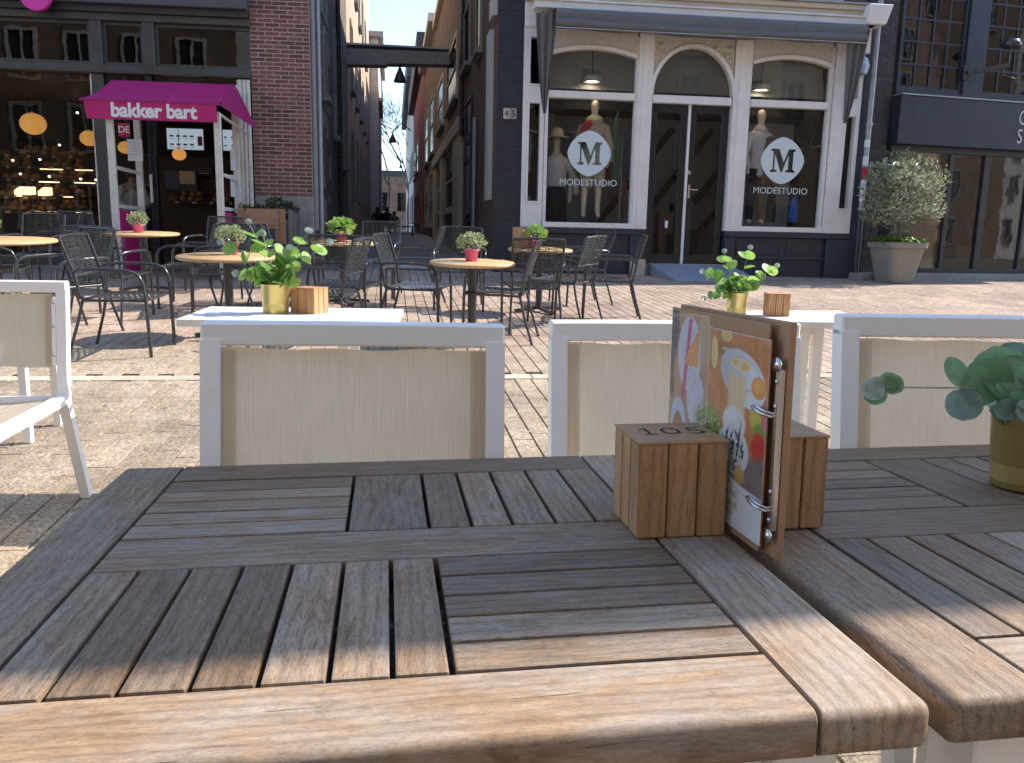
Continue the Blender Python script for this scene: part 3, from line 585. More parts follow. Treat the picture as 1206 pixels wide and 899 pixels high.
# folded awning with hanging end drapes
aw = empty('folded_awning', FM.W((xl+xr)/2, -.1, z_c0-.02), FM.a, 'grey folded fabric awning hanging under the white shopfront cornice', 'awning')
AX0, AX1 = X(648, 40)-(xl+xr)/2, X(1003, 45)-(xl+xr)/2; mb = MB(); n = 40; prof = [(-.02, 0), (-.40, -.02), (-.42, -.09), (-.38, -.155), (-.43, -.175), (-.42, -.25), (-.34, -.29), (-.3, -.26), (-.02, -.22)]
vs = []
for i in range(n+1):
    x = AX0+(AX1-AX0)*i/n
    for j, (y, z) in enumerate(prof): vs.append((x, y+.012*sin(x*9+j), z+.016*sin(x*3.1+j*2)*(j > 3)-.03*sin(pi*i/n)*(j > 2)))
k = len(prof); mb.add(vs, [(i*k+j, i*k+j+1, (i+1)*k+j+1, (i+1)*k+j) for i in range(n) for j in range(k-1)], True); mb.build('valance_cloth', 'awning_grey', aw)
MB().box(AX0, AX1, -.08, -.02, -.02, .0).build('awning_box', 'white_paint', aw)
MB().tube([(AX0, -.41, -.3), (AX1, -.41, -.3)], .012).build('front_bar', 'zinc', aw)
for sd, uu in ((0, 630), (1, 1000)):
    mb = MB(); x_a = AX0-.02 if sd == 0 else AX1; zt, zbm = -.08, -(z_c0-Z(640 if sd == 0 else 985, 135 if sd == 0 else 146)); vs = []; nn = 12; mm = 14
    for j in range(mm+1):
        t = j/mm; wdt = .34*(1-t)**.8+.045; 
        for i in range(nn+1):
            q = i/nn; x = x_a+((-q*wdt*.9+.06-t*.12) if sd == 0 else (-.30*(1-t)+q*wdt*.9-.16*t)); vs.append((x, -.3+.045*sin(q*16+sd)*(1-.4*t)-.05*(1-t)+.12*t, zt+(zbm-zt)*t))
    mb.add(vs, [(j*(nn+1)+i, j*(nn+1)+i+1, (j+1)*(nn+1)+i+1, (j+1)*(nn+1)+i) for j in range(mm) for i in range(nn)], True); mb.build('side_drape', 'awning_grey', aw)
# drain pipe with stickers
xp = X(1016, 180); dp = empty('drain_pipe', FM.W(xp, -.12, .33), FM.a, 'grey drain pipe with worn stickers between the white and the dark shop', 'drain pipe')
MB().tube([(0, 0, 0), (0, 0, 1.2)], .055, 10).build('lower_pipe', 'navy_paint', dp); MB().tube([(0, 0, 1.2), (0, 0, 6)], .045, 10).build('upper_pipe', 'zinc', dp)
for k, (a, b, c) in enumerate(((1.35, .35, 'paper'), (1.72, .2, 'cloth_red'), (1.95, .15, 'paper'), (2.25, .12, 'paper'))): MB().tube([(0, 0, a), (0, 0, a+b)], .0475, 10, False).build('sticker', c, dp)
for z in (1.2, 2.6, 4.2): MB().tube([(0, 0, z), (0, 0, z+.05)], .062, 10).build('pipe_clamp', 'zinc', dp)

# ---- mannequins
def mannequin(u, vtop, vbot, off, label, kind, face=0):
    x, zt = P(u, vtop, off); zb_ = P(u, vbot, off)[1]; H = zt-zb_; r = empty('mannequin', FM.W(x, off, zb_), FM.a+face, label, 'mannequin', 'mannequins in the shop windows'); k = H/1.85
    def J(x, y, z, a): return ((x*k, y*k, z*k), (a[0]*k, a[1]*k) if isinstance(a, tuple) else a*k)
    j = [J(0, 0, .95, (.13, .09)), J(0, 0, 1.15, (.11, .08)), J(0, -.01, 1.35, (.15, .095)), J(0, 0, 1.5, (.07, .06)), J(0, 0, 1.58, .05), J(0, -.015, 1.66, (.06, .07)), J(0, -.01, 1.76, (.075, .09)), J(0, 0, 1.84, (.045, .05)),
         J(.19, 0, 1.43, .055), J(.25, .01, 1.15, .045), J(.22, -.08, .92, .035), J(.2, -.1, .8, .03), J(-.19, 0, 1.43, .055), J(-.26, .01, 1.15, .045), J(-.24, -.05, .92, .035), J(-.24, -.06, .8, .03),
         J(.09, 0, .85, .09), J(.1, -.02, .5, .06), J(.1, 0, .12, .04), J(.1, -.1, .03, .035), J(-.09, 0, .85, .09), J(-.12, .0, .5, .06), J(-.13, .02, .12, .04), J(-.14, -.08, .03, .035)]
    e = [(0, 1), (1, 2), (2, 3), (3, 4), (4, 5), (5, 6), (6, 7), (3, 8), (8, 9), (9, 10), (10, 11), (3, 12), (12, 13), (13, 14), (14, 15), (0, 16), (16, 17), (17, 18), (18, 19), (0, 20), (20, 21), (21, 22), (22, 23)]
    skinned('body', j, e, 'skin_mannequin', r, 1)
    def top(mat, z0, z1, wd, nm='coat'):
        mb = MB(); mb.lathe([(.17*k, z0*k), (.17*k, (z0+.2)*k), (.145*k, 1.12*k), (.19*k, 1.35*k), (.2*k, 1.45*k), (.09*k, 1.53*k)], n=18, sy=.62)
        mb.build(nm, mat, r)
        for s_ in (-1, 1): MB().tube([(s_*.17*k, 0, 1.45*k), (s_*.27*k, .01, 1.15*k), (s_*.25*k, -.06*k, .9*k)], [.075*k, .065*k, .055*k], 10).build('sleeve', mat, r)
    if kind == 'scarf':
        top('cloth_beige', .95, 1.45, .2, 'jacket')
        MB().lathe([(.11*k, 1.42*k), (.16*k, 1.48*k), (.12*k, 1.57*k), (.08*k, 1.6*k)], n=14).build('scarf', 'cloth_beige', r)
        mb = MB(); vs = [((.12+.2*i/8+.02*sin(j))*k, (.16+.03*sin(i*2.1+j*.6))*k, (1.42-.85*j/10)*k) for j in range(11) for i in range(9)]; mb.add(vs, [(j*9+i, j*9+i+1, j*9+i+10, j*9+i+9) for j in range(10) for i in range(8)], True); mb.build('red_shawl', 'cloth_red', r); MB().tube([(-.06*k, -.1*k, 1.5*k), (-.17*k, -.13*k, 1.42*k), (-.2*k, -.12*k, 1.28*k), (-.12*k, -.14*k, 1.2*k)], [.04*k, .065*k, .06*k, .03*k], 10).build('red_shawl', 'cloth_red', r)
        for s_ in (-1, 1): MB().tube([(s_*.09*k, 0, .92*k), (s_*.11*k, -.01, .5*k)], [.115*k, .095*k], 12).build('trouser_leg', 'cloth_beige', r)
    elif kind == 'coat':
        top('cloth_white', .8, 1.45, .2); MB().box(.02*k, .26*k, -.13*k, .13*k, .62*k, 1.42*k).build('open_coat', 'cloth_brown', r, .04)
        MB().lathe([(.1*k, 1.45*k), (.13*k, 1.5*k), (.08*k, 1.58*k)], n=14).build('collar', 'cloth_white', r)
        for s_ in (-1, 1): MB().tube([(s_*.09*k, 0, .9*k), (s_*.12*k, 0, .1*k)], [.1*k, .07*k], 12).build('trouser_leg', 'cloth_brown' if s_ > 0 else 'cloth_black', r)
    return r, k
mannequin(701, 117, 259, .55, 'beige dressed mannequin with red scarf in the left shop window', 'scarf'); mannequin(897, 128, 266, .5, 'mannequin in cream sweater and open brown coat in the right shop window', 'coat', .3)
r, k = mannequin(656, 158, 300, .9, 'mannequin with pale straw hat and black skirt in the left shop window', 'plain')
MB().lathe([(.0, 1.95*k), (.085*k, 1.93*k), (.1*k, 1.83*k), (.19*k, 1.8*k), (.2*k, 1.79*k), (.1*k, 1.79*k)], n=18).build('hat', 'cloth_beige', r)
MB().lathe([(.2*k, .45*k), (.17*k, .9*k), (.14*k, 1.05*k)], n=16).build('skirt', 'cloth_black', r); MB().lathe([(.15*k, 1.0*k), (.19*k, 1.35*k), (.2*k, 1.45*k), (.08*k, 1.53*k)], n=16, sy=.62).build('blouse', 'cloth_white', r); MB().tube([(.17*k, -.05, 1.42*k), (.3*k, -.1, 1.15*k), (.3*k, -.18*k, .95*k)], [.07*k, .06*k, .05*k], 8).build('sleeve', 'cloth_white', r)
# dark hanging garments and a plant in the windows
def rack(u, v0, v1, off, mat, label):
    x, z1 = P(u, v0, off); z0 = P(u, v1, off)[1]; r = empty('hanging_garment', FM.W(x, off, z0), FM.a, label, 'garment'); mb = MB(); mb.lathe([(.09, 0), (.1, (z1-z0)*.3), (.07, (z1-z0)*.8), (.03, z1-z0)], n=12, sy=.5); mb.build('cloth', mat, r); MB().tube([(0, 0, z1-z0), (.02, 0, z1-z0+.06), (0, 0, z1-z0+.09)], .006).build('hook', 'steel', r)
rack(727, 136, 215, .6, 'leaf_eu', 'dark green striped scarf hanging in the left shop window'); rack(936, 232, 262, .5, 'cloth_blue', 'bright blue garment low in the right shop window'); rack(910, 218, 262, .8, 'cloth_black', 'black garment beside the blue one in the right shop window'); rack(745-10, 205, 258, .9, 'cloth_brown', 'brown garment at the right edge of the left shop window')
def win_plant(u, v0, v1, off):
    x, z0 = P(u, v1, off); z1 = P(u, v0, off)[1]; r = empty('window_plant', FM.W(x, off, z0), FM.a, 'large leaved dark plant behind the right shop window', 'plant'); MB().tube([(0, 0, 0), (-.1, 0, (z1-z0)*.5), (.1, 0, (z1-z0)*.9)], .015).build('stem', 'dark_metal', r)
    for k in range(7):
        t = .35+.09*k; a = k*2.2; L_ = .42; cx_, cz_ = -.05+.1*t, (z1-z0)*t; d = Vector((cos(a), .25*sin(a*2), .55)).normalized(); sd = Vector((0, 1, 0)).cross(d).normalized()*.09; p = Vector((cx_, 0, cz_)); MB().add([p, p+d*L_*.4+sd, p+d*L_, p+d*L_*.4-sd], [(0, 1, 2, 3)]).build('leaf', 'cloth_black', r)
win_plant(945, 140, 262, .9)

# ================================================================== BAKERY (left)
FB = Frame(-3.35, 13.5, .097)
def B(u, v, off=0): return FB.P(u, v, off)
bak = empty('bakery', tuple(FB.o), FB.a, 'dark grey bakery front with long transom windows and a red brick corner pier', 'bakery building')
zt = lambda v, u=150: B(u, v)[1]
XL = -9.5
bxl, bxr = B(297, 120)[0], B(366, 120)[0]
brick_face(bak, bxl, bxr, B(330, 231)[1], 5.9, 0, 'red_brick', 'mortar', True)
bx('pier_base', 'stone_grey', bak, bxl, bxr+.012, -.03, .1, .2, B(330, 231)[1]-.003, .01)
bx('corner_strip', 'zinc', bak, bxr-.02, bxr+.07, .1, .16, 1.0, 6)
bx('upper_wall', 'brown_bricks', bak, XL, bxr, .02, 1.5, 5.91, 8.5)
# fascia, rails, posts
bx('fascia', 'fascia_grey', bak, XL, bxl-.003, -.22, .3, zt(9), 5.9, .01); bx('soffit', 'charcoal_paint', bak, XL, bxl-.003, -.12, .3, zt(17), zt(9)-.003)
bx('top_rail', 'frame_grey', bak, XL, bxl-.003, -.06, .12, zt(26), zt(17)-.003, .006); bx('bottom_rail', 'frame_grey', bak, XL, bxl-.003, -.1, .12, zt(88), zt(78), .006)
zr0, zr1 = zt(78)+.003, zt(26)-.003
for a, b in ((107, 121), (169, 182.5)): bx('post', 'frame_grey', bak, B(a, 50)[0], B(b, 50)[0], -.05, .1, zr0, zr1, .006)
for a, b in ((-200, 107), (121, 169), (182.5, 295)):
    xa, xb = B(a, 50)[0], B(b, 50)[0]; f = bx('transom_window', 'frame_grey', bak, xa, xb, .02, .08, zr0, zr0+.05); e = .05
    MB().box(xa, xa+e, .02, .08, zr0+.053, zr1).box(xb-e, xb, .02, .08, zr0+.053, zr1).box(xa+e, xb-e, .02, .08, zr1-e, zr1).build('frame', 'frame_grey', f)
    bx('pane', 'transom_glass', f, xa+e, xb-e, .045, .05, zr0+.053, zr1-e)
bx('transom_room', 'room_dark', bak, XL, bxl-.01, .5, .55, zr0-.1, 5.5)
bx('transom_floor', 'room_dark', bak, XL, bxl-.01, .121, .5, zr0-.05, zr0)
# wavy reflections are reflected houses; below: glazing posts
zlo = .33; zh = zt(88)-.003
for nm, a, b, v, mt in (('post', 114.5, 128, 180, 'frame_grey'), ('door_frame', 176, 184, 180, 'door_paint'), ('steel_edge', 112.5, 114.2, 180, 'steel')): bx(nm, mt, bak, B(a, v)[0], B(b, v)[0], -.04, .1, zlo, zh, .004)
xa, xb = XL, B(112, 180)[0]; bx('shop_window', 'shop_glass', bak, xa, xb, .03, .036, zlo+.2, zh); bx('stall_riser', 'charcoal_paint', bak, xa, xb, -.02, .1, zlo-.1, zlo+.2)
bx('side_pane', 'shop_glass', bak, B(128.5, 180)[0], B(175.5, 180)[0], .03, .036, zlo, zh); bx('door_handle', 'cream_pole', bak, B(179, 220)[0], B(181.5, 220)[0], -.1, -.06, B(180, 239)[1], B(180, 206)[1])
rb = MB()
for k in range(6): rb.tube([(B(283.5+k*2.3, 160)[0], -.02-.03*(k % 2), zlo), (B(283.5+k*2.3, 160)[0], -.02-.03*(k % 2), zh-.02)], .03, 8)
rb.build('ribbed_panel', 'cream_pole', bak)
# room
D = 5.0
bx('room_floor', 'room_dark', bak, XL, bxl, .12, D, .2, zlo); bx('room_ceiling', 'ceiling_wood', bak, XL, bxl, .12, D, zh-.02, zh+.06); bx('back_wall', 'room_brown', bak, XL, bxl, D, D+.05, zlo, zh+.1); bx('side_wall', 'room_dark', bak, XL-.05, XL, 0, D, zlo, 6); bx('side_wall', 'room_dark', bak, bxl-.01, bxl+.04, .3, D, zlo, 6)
bx('bulkhead', 'room_dark', bak, XL, B(116, 160, 2.9)[0], 2.9, 3.0, B(60, 165, 2.9)[1], zh-.03)
bx('menu_band', 'room_dark', bak, B(175, 160, 3.4)[0], bxl-.02, 3.45, 3.6, B(220, 184, 3.5)[1], zh-.03)
def W(fr, x, y, z): return fr.W(x, y, z)
for u0, u1, v0, v1, lb in ((196, 240, 151, 177, 'wide lit menu screen with rows of small pictures inside the bakery'), (262, 285, 153, 178, 'lit menu screen at the right end inside the bakery')):
    (a, z1), (b, z0) = B(u0, v0, 3.3), B(u1, v1, 3.3); s_ = empty('menu_screen', FB.W((a+b)/2, 3.3, z0), FB.a, lb, 'screen', 'menu screens'); w_ = (b-a)/2; h_ = z1-z0
    bx('casing', 'door_paint', s_, -w_-.02, w_+.02, .005, .06, -.02, h_+.02); bx('display', 'screen', s_, -w_, w_, 0, .004, 0, h_)
    n = 4 if u0 < 200 else 2
    for i in range(n):
        for j in range(2): x = -w_*.85+i*w_*1.4/n*1.05; bx('picture', 'print_coffee', s_, x, x+w_*.22, -.004, -.001, h_*(.2+.4*j), h_*(.28+.4*j)); bx('caption', 'grey_ink', s_, x, x+w_*.26, -.004, -.001, h_*(.1+.4*j), h_*(.12+.4*j))
    if n == 4: bx('red_panel', 'print_red', s_, w_*.68, w_*.95, -.004, -.001, h_*.2, h_*.65)
# pendant lamps
for u, v, off, r_px, lb in ((39, 146, 1.2, 15, 'large orange globe lamp, leftmost in the bakery window'), (105, 163, 2.2, 10.7, 'orange globe lamp just left of the bakery door post'), (147.5, 174, 2.7, 8.5, 'orange globe lamp half hidden behind the white notice'), (211, 182, 2.5, 8.2, 'orange globe lamp in the middle of the bakery doorway')):
    x, z = B(u, v, off); R = abs(B(u+r_px, v, off)[0]-x); l_ = empty('globe_lamp', FB.W(x, off, z), FB.a, lb, 'pendant lamp', 'globe lamps in the bakery')
    pr = [(R*.12, R*.86)]+[(R*sin(t), R*.86*cos(t)) for t in np.linspace(.25, pi-.2, 12)]; MB().lathe(pr, n=20).build('shade', 'lamp_glow', l_)
    rr = MB()
    for t in np.linspace(.35, pi-.3, 14): rr.lathe([(R*sin(t)*1.0, R*.86*cos(t)-.003), (R*sin(t)*1.012, R*.86*cos(t)), (R*sin(t)*1.0, R*.86*cos(t)+.003)], n=20)
    rr.build('paper_ribs', 'print_cream', l_); MB().lathe([(.0, R*.98), (R*.14, R*.95), (R*.14, R*.84)], n=8).build('cap', 'cream_pole', l_); MB().tube([(0, 0, R*.95), (0, 0, zh-.03-z)], .006, 5).build('cord', 'door_paint', l_)
# bread shelves and counter
def bread_shelf(x0, x1, y, zs, label, lights=True, back=True):
    s_ = empty('bread_shelf', FB.W((x0+x1)/2, y, zlo), FB.a, label, 'shelf'); w_ = (x1-x0)/2
    if back: bx('back_panel', 'room_brown', s_, -w_, w_, .42, .45, 0, zs[-1]+.45-zlo)
    for i, z in enumerate(zs):
        z -= zlo; bx('shelf_board', 'room_brown', s_, -w_, w_, 0, .42, z-.03, z); mb = MB(); x = -w_+.05
        while x < w_-.1:
            if random.random() < .85: mb.lathe([(0, .0), (.07, .01), (.085, .05), (.05, .1), (0, .115)], (x, .12+random.uniform(-.04, .06), z), 7, sx=random.uniform(.8, 1.4), sy=random.uniform(.9, 1.6))
            if random.random() < .6: mb.lathe([(0, .0), (.06, .01), (.075, .05), (.04, .09), (0, .1)], (x+.03, .14, z+.1), 6)
            x += random.uniform(.13, .2)
        mb.build('loaves', 'bread', s_)['kind'] = 'stuff'
        if lights and i < len(zs)-1:
            for k in range(3):
                xx = random.uniform(-w_, w_*.7); bx('shelf_light', 'warm_strip', s_, xx, xx+random.uniform(.15, .4), -.0, .02, z-.055, z-.035)
        mb = MB(); x = -w_+.1
        while x < w_: mb.box(x, x+random.uniform(.04, .08), -.012, -.002, z-.04, z+.005); x += random.uniform(.2, .45)
        mb.build('price_cards', 'print_cream', s_)['kind'] = 'stuff'
bread_shelf(B(4, 200, 3.0)[0], B(108, 200, 3.0)[0], 2.9, [B(60, v, 3.0)[1] for v in (247, 229, 212, 197, 184)], 'bread shelves with warm strip lights behind the left bakery window')
bread_shelf(B(2, 240, 1.6)[0], B(70, 240, 1.6)[0], 1.5, [B(40, v, 1.5)[1] for v in (249, 232)], 'front display of pastries low in the left bakery window', True, False)
bread_shelf(B(200, 240, 2.6)[0], B(284, 240, 2.6)[0], 2.6, [B(240, v, 2.6)[1] for v in (238,)], 'pastry counter at the back of the bakery doorway', False)
for u0, u1, v0, v1, y, mt, nm, lb in ((16, 36, 219, 230, 1.2, 'warm_strip', 'glowing_tray', 'glowing tray on the left of the bread display'), (44, 56, 220, 231, 1.2, 'warm_strip', 'glowing_tray', 'glowing tray right beside the first on the bread display')):
    (a, z1), (b, z0) = B(u0, v0, y), B(u1, v1, y); s_ = empty(nm, FB.W((a+b)/2, y, z0), FB.a, lb, 'display tray', 'glowing trays'); MB().hexa([(-(b-a)/2, 0, 0), ((b-a)/2, 0, 0), ((b-a)/2, .2, .02), (-(b-a)/2, .2, .02)], [(-(b-a)/2, 0, (z1-z0)*.5), ((b-a)/2, 0, (z1-z0)*.7), ((b-a)/2, .2, z1-z0), (-(b-a)/2, .2, z1-z0)]).build('tray', mt, s_)  # tray brightness is put in as emission of its material
SPL = ['low at the left above the bright trays', 'low between the two bright trays', 'low near the bakery door post', 'beside the foot of the kiosk pole', 'midway below the two left globe lamps', 'high on the ceiling left of the pink canopy', 'behind the kiosk pole', 'at the far left under the large globe lamp', 'just right of the large globe lamp and below it']
for k, (u, v) in enumerate(((24, 205), (58, 208), (95, 211), (113, 212), (70, 171), (91, 133), (120, 204), (15, 189), (47, 188))):
    x, z = B(u, v, 2.7); s_ = empty('spot_lamp', FB.W(x, 2.7, z), FB.a, 'tiny warm spot lamp '+SPL[k], 'spot lamp', 'spot lamps in the bakery'); MB().lathe([(.0, .02), (.022, .01), (.022, -.01), (0, -.02)], n=8).build('bulb', 'spot_dot', s_)
(a, z1), (b, z0) = B(199, 201, 2.8), B(226, 217, 2.8); s_ = empty('till_screen', FB.W((a+b)/2, 2.8, z0), FB.a, 'till with a small pale lit screen on the bakery counter', 'till'); bx('casing', 'door_paint', s_, -.3, .3, .01, .1, -.15, z1-z0+.03, .01); bx('display', 'print_cream', s_, -.02, .26, 0, .008, 0, z1-z0); bx('display', 'print_navy', s_, -.28, -.05, 0, .008, -.1, z1-z0-.03)
(a, z1), (b, z0) = B(216, 196, 3.2), B(252, 221, 3.2); s_ = empty('oven', FB.W((a+b)/2, 3.2, z0), FB.a, 'dark oven against the back wall of the bakery', 'oven'); bx('body', 'door_paint', s_, -(b-a)/2, (b-a)/2, 0, .3, 0, z1-z0, .02); bx('door', 'transom_glass', s_, -(b-a)/2+.05, (b-a)/2-.05, -.01, -.002, .08, (z1-z0)*.55); MB().tube([(-(b-a)/2+.06, -.05, (z1-z0)*.66), ((b-a)/2-.06, -.05, (z1-z0)*.66)], .015).build('handle', 'steel', s_)
bx('back_panelling', 'room_brown', bak, B(180, 200, 3.3)[0], bxl-.02, 3.6, 3.62, zlo, B(220, 184, 3.5)[1]-.003)
# staff member behind the counter
x, zf = B(152, 262, 1.9); x, zt_ = B(152, 199, 1.9)
pr = empty('person', FB.W(x, 1.9, zlo), FB.a+.6, 'shop assistant in a pale shirt leaning over the counter behind the pink kiosk', 'person'); k = (zt_-zlo)/1.75
J = lambda x, y, z, a: ((x*k, y*k, z*k), (a[0]*k, a[1]*k) if isinstance(a, tuple) else a*k)
jt = [J(0, .1, .95, (.15, .11)), J(0, .03, 1.2, (.14, .1)), J(0, -.08, 1.42, (.17, .1)), J(0, -.13, 1.5, .055), J(0, -.17, 1.6, (.07, .08)), J(0, -.18, 1.7, (.055, .065)), J(.2, -.08, 1.4, .055), J(.26, -.15, 1.15, .042), J(.15, -.38, 1.05, .034), J(.12, -.45, 1.04, .03), J(-.2, -.08, 1.4, .055), J(-.26, -.15, 1.15, .042), J(-.15, -.38, 1.05, .034), J(-.12, -.45, 1.04, .03), J(.1, .1, .85, .1), J(.1, .1, .45, .065), J(.1, .12, .06, .045), J(.1, .0, .03, .04), J(-.1, .1, .85, .1), J(-.1, .1, .45, .065), J(-.1, .12, .06, .045), J(-.1, .0, .03, .04)]
ed = [(0, 1), (1, 2), (2, 3), (3, 4), (4, 5), (2, 6), (6, 7), (7, 8), (8, 9), (2, 10), (10, 11), (11, 12), (12, 13), (0, 14), (14, 15), (15, 16), (16, 17), (0, 18), (18, 19), (19, 20), (20, 21)]
skinned('body', jt, ed, 'skin', pr)
MB().lathe([(.15*k, .9*k), (.17*k, 1.2*k), (.2*k, 1.38*k), (.08*k, 1.5*k)], (0, -.02, 0), 16, sy=.75).build('shirt', 'cloth_white', pr)
for s_ in (-1, 1): MB().tube([(s_*.18*k, -.08*k, 1.41*k), (s_*.27*k, -.15*k, 1.15*k), (s_*.18*k, -.33*k, 1.07*k)], [.072*k, .06*k, .05*k], 8).build('sleeve', 'cloth_white', pr)
MB().lathe([(.02*k, 1.78*k), (.09*k, 1.74*k), (.1*k, 1.65*k), (.08*k, 1.58*k)], (0, -.15*k, 0), 12).build('hair', 'dark_hair', pr); MB().lathe([(.16*k, .2*k), (.17*k, .95*k)], (0, .08*k, 0), 14, sy=.8).build('apron', 'cloth_black', pr)
# round pink sign at the top left
x, z = B(42, -7, -.3); s_ = empty('round_sign', FB.W(x, -.3, z), FB.a, 'bright pink oval sign cut off by the top left edge', 'sign'); a_ = abs(B(61, -7, -.3)[0]-x); mb = MB(); mb.prism([(a_*cos(t), .24*sin(t)) for t in np.linspace(0, 2*pi, 32, endpoint=False)], -.04, .04); mb.build('sign_board', 'bright_pink', s_, .01); MB().tube([(0, .04, 0), (0, .1, 0)], .02).build('bracket', 'dark_metal', s_)
# pink kiosk canopy
KO = -1.75
kx, kz = B(195, 200, KO); ki = empty('kiosk', FB.W(kx, KO, gz(*FB.W(kx, KO, 0)[:2])), FB.a, 'magenta sales kiosk with sloping canopy and white poles at the bakery door', 'kiosk'); kg = gz(*FB.W(kx, KO, 0)[:2])
def K(u, v, off): x, z = B(u, v, off); return x-kx, off-KO, z-kg
KR = -.35
f0, f1 = K(102, 122, KO)[0], K(257, 130, KO)[0]; t0, t1 = K(131, 95, KR)[0], K(277, 101, KR)[0]; zf_, zb2 = K(180, 119, KO-.08)[2], K(200, 97, KR)[2]
mb = MB(); n, mm = 12, 8; vs = []
for j in range(mm+1):
    t = j/mm; y = -.08+(KR-KO+.08)*t
    for i in range(n+1): q = i/n; x = (f0-.05)*(1-t)+t0*t+((f1+.04)-(f0-.05))*(1-t)*q+(t1-t0)*t*q; vs.append((x, y, zf_+(zb2-zf_)*(t-.10*sin(pi*t)*1)+.012*sin(q*14)*sin(pi*t)))
mb.add(vs, [(j*(n+1)+i, j*(n+1)+i+1, (j+1)*(n+1)+i+1, (j+1)*(n+1)+i) for j in range(mm) for i in range(n)], True); mb.build('canopy', 'magenta', ki)
vz = K(180, 143, KO)[2]; va = K(104, 142, KO)[0]
mb = MB(); mb.add([(f0+.03, -.1, vz), (f1, -.1, vz), (f1, -.1, zf_-.03), (f0, -.1, zf_-.03), (f0+.03, -.08, vz), (f1, -.08, vz), (f1, -.08, zf_-.03), (f0, -.08, zf_-.03)], [(0, 1, 2, 3), (7, 6, 5, 4), (0, 4, 5, 1)]); mb.build('valance', 'magenta', ki)
bx('front_rail', 'magenta_dark', ki, f0-.05, f1+.04, -.105, -.07, zf_-.03, zf_+.005, .004)
text('lettering', 'bakker bart', K(180, 126, KO)[2]*0+.25, 'letter_white', ki, (K(134, 139, KO)[0], -.103, K(180, 139.5, KO)[2]), (pi/2, 0, 0), .001, .009, 'LEFT', .97, .97)
mb = MB(); mb.add([(f1+.04, -.06, zf_-.02), (t1+.25, KR-KO, zf_-.05), (t1, KR-KO, zb2)], [(0, 1, 2)]); mb.add([(f1+.04, -.06, zf_-.02), (t1+.25, KR-KO, zf_-.05), (t1+.3, KR-KO, zf_-.17), (f1+.05, -.06, zf_-.03)], [(0, 1, 2, 3)]); mb.build('side_flap', 'magenta_dark', ki)
pzh = zf_-.1
pl_f, pl_r = K(134, 220, KO), K(165.5, 220, KR); pr_f, pr_r = K(258.3, 200, KO), K(279, 200, KR)
for p, top_ in ((pl_f, pzh), (pl_r, zb2), (pr_f, pzh), (pr_r, zb2)): bx('pole', 'cream_pole', ki, p[0]-.045, p[0]+.045, p[1]-.03, p[1]+.03, .0, top_-.01, .006)
for (a, b), v1_, v2_ in (((pl_f, pl_r), 243, 197), ((pr_f, pr_r), 243, 202)):
    za, zb3 = K(150, v1_, KO)[2], K(150, v2_, KO)[2]; an = Vector(a); bn = Vector(b)
    for z in (za, zb3): MB().beam((a[0], a[1]+.031, z), (b[0], b[1]-.031, z), .03, .05).build('side_rail', 'cream_pole', ki)
    MB().beam((a[0], a[1]+.032, za/2-.01), (b[0], b[1]-.032, za/2-.01), .03, za-.075).build('side_panel', 'magenta', ki)
MB().beam((pr_f[0], pr_f[1], pzh-.01), (pr_r[0]+.15, pr_r[1], pzh-.12), .03, .03).build('side_rail', 'cream_pole', ki)
# notices on the kiosk and the glass
def notice(nm, u0, v0, u1, v1, off, mat, label, lines=5, cat='notice'):
    (a, z1), (b, z0) = B(u0, v0, off), B(u1, v1, off); s_ = empty(nm, FB.W((a+b)/2, off, z0), FB.a, label, cat); w_ = abs(b-a)/2; h_ = z1-z0; bx('sheet', mat, s_, -w_, w_, -.002, .002, 0, h_)
    for i in range(lines): bx('text_line', 'grey_ink', s_, -w_*.75, w_*random.uniform(.2, .7), -.0045, -.003, h_*(.85-.14*i), h_*(.87-.14*i))
    return s_, w_, h_
notice('notice', 149.5, 164, 168.5, 190, -.6, 'paper', 'white notice sheet hanging on the left kiosk pole'); notice('notice', 271, 176, 278, 201, -.5, 'paper', 'white sheet on the right kiosk pole', 3); notice('notice', 271, 206, 277, 232, -.5, 'paper', 'lower pale sheet on the right kiosk pole', 2)
s_, w_, h_ = notice('coffee_sign', 138.5, 145, 153.5, 161, -.2, 'sign_red', 'small dark red square sign with letters DE', 0, 'sign'); text('lettering', 'DE', h_*.72, 'letter_white', s_, (0, -.004, h_*.28), (pi/2, 0, 0), .001, .002, 'CENTER')
MB().tube([(-.05, 0, 0), (0, 0, -.03), (.05, 0, 0)], .006).build('trim', 'sign_red', s_)
s_, w_, h_ = notice('warning_tape', 280.5, 186, 283.5, 208, -.1, 'yellow_tape', 'yellow strip of stickers on the ribbed panel', 0, 'sticker')
for i in range(6): bx('mark', 'ink', s_, -w_*.6, w_*.6, -.005, -.003, h_*(.05+.16*i), h_*(.11+.16*i))
# wooden planter box with poster
o_ = -1.0; (a, z1), (b, z0) = B(279, 245, o_), B(337, 290, o_); pw = empty('planter_box', FB.W((a+b)/2, o_, gz(*FB.W(a, o_, 0)[:2])), FB.a, 'wooden planter box with low green plants and a blue poster beside the brick pier', 'planter'); zz = z1-gz(*FB.W(a, o_, 0)[:2]); w_ = (b-a)/2
nbd = 4
for i in range(nbd): bx('board', 'crate_wood', pw, -w_+.085, w_-.085, 0, .03, zz*i/nbd+.004, zz*(i+1)/nbd-.004, .004); bx('board', 'grey_wood', pw, w_+.03, w_+.055, .03, .8, zz*i/nbd+.004, zz*(i+1)/nbd-.004, .004)
for x in (-w_, w_-.085): bx('corner_post', 'crate_wood', pw, x, x+.083, -.015, .03, 0, zz, .005)
for x in (.02, .4, .76): bx('corner_post', 'grey_wood', pw, w_+.03, w_+.07, x, x+.08, 0, zz+.002, .005)
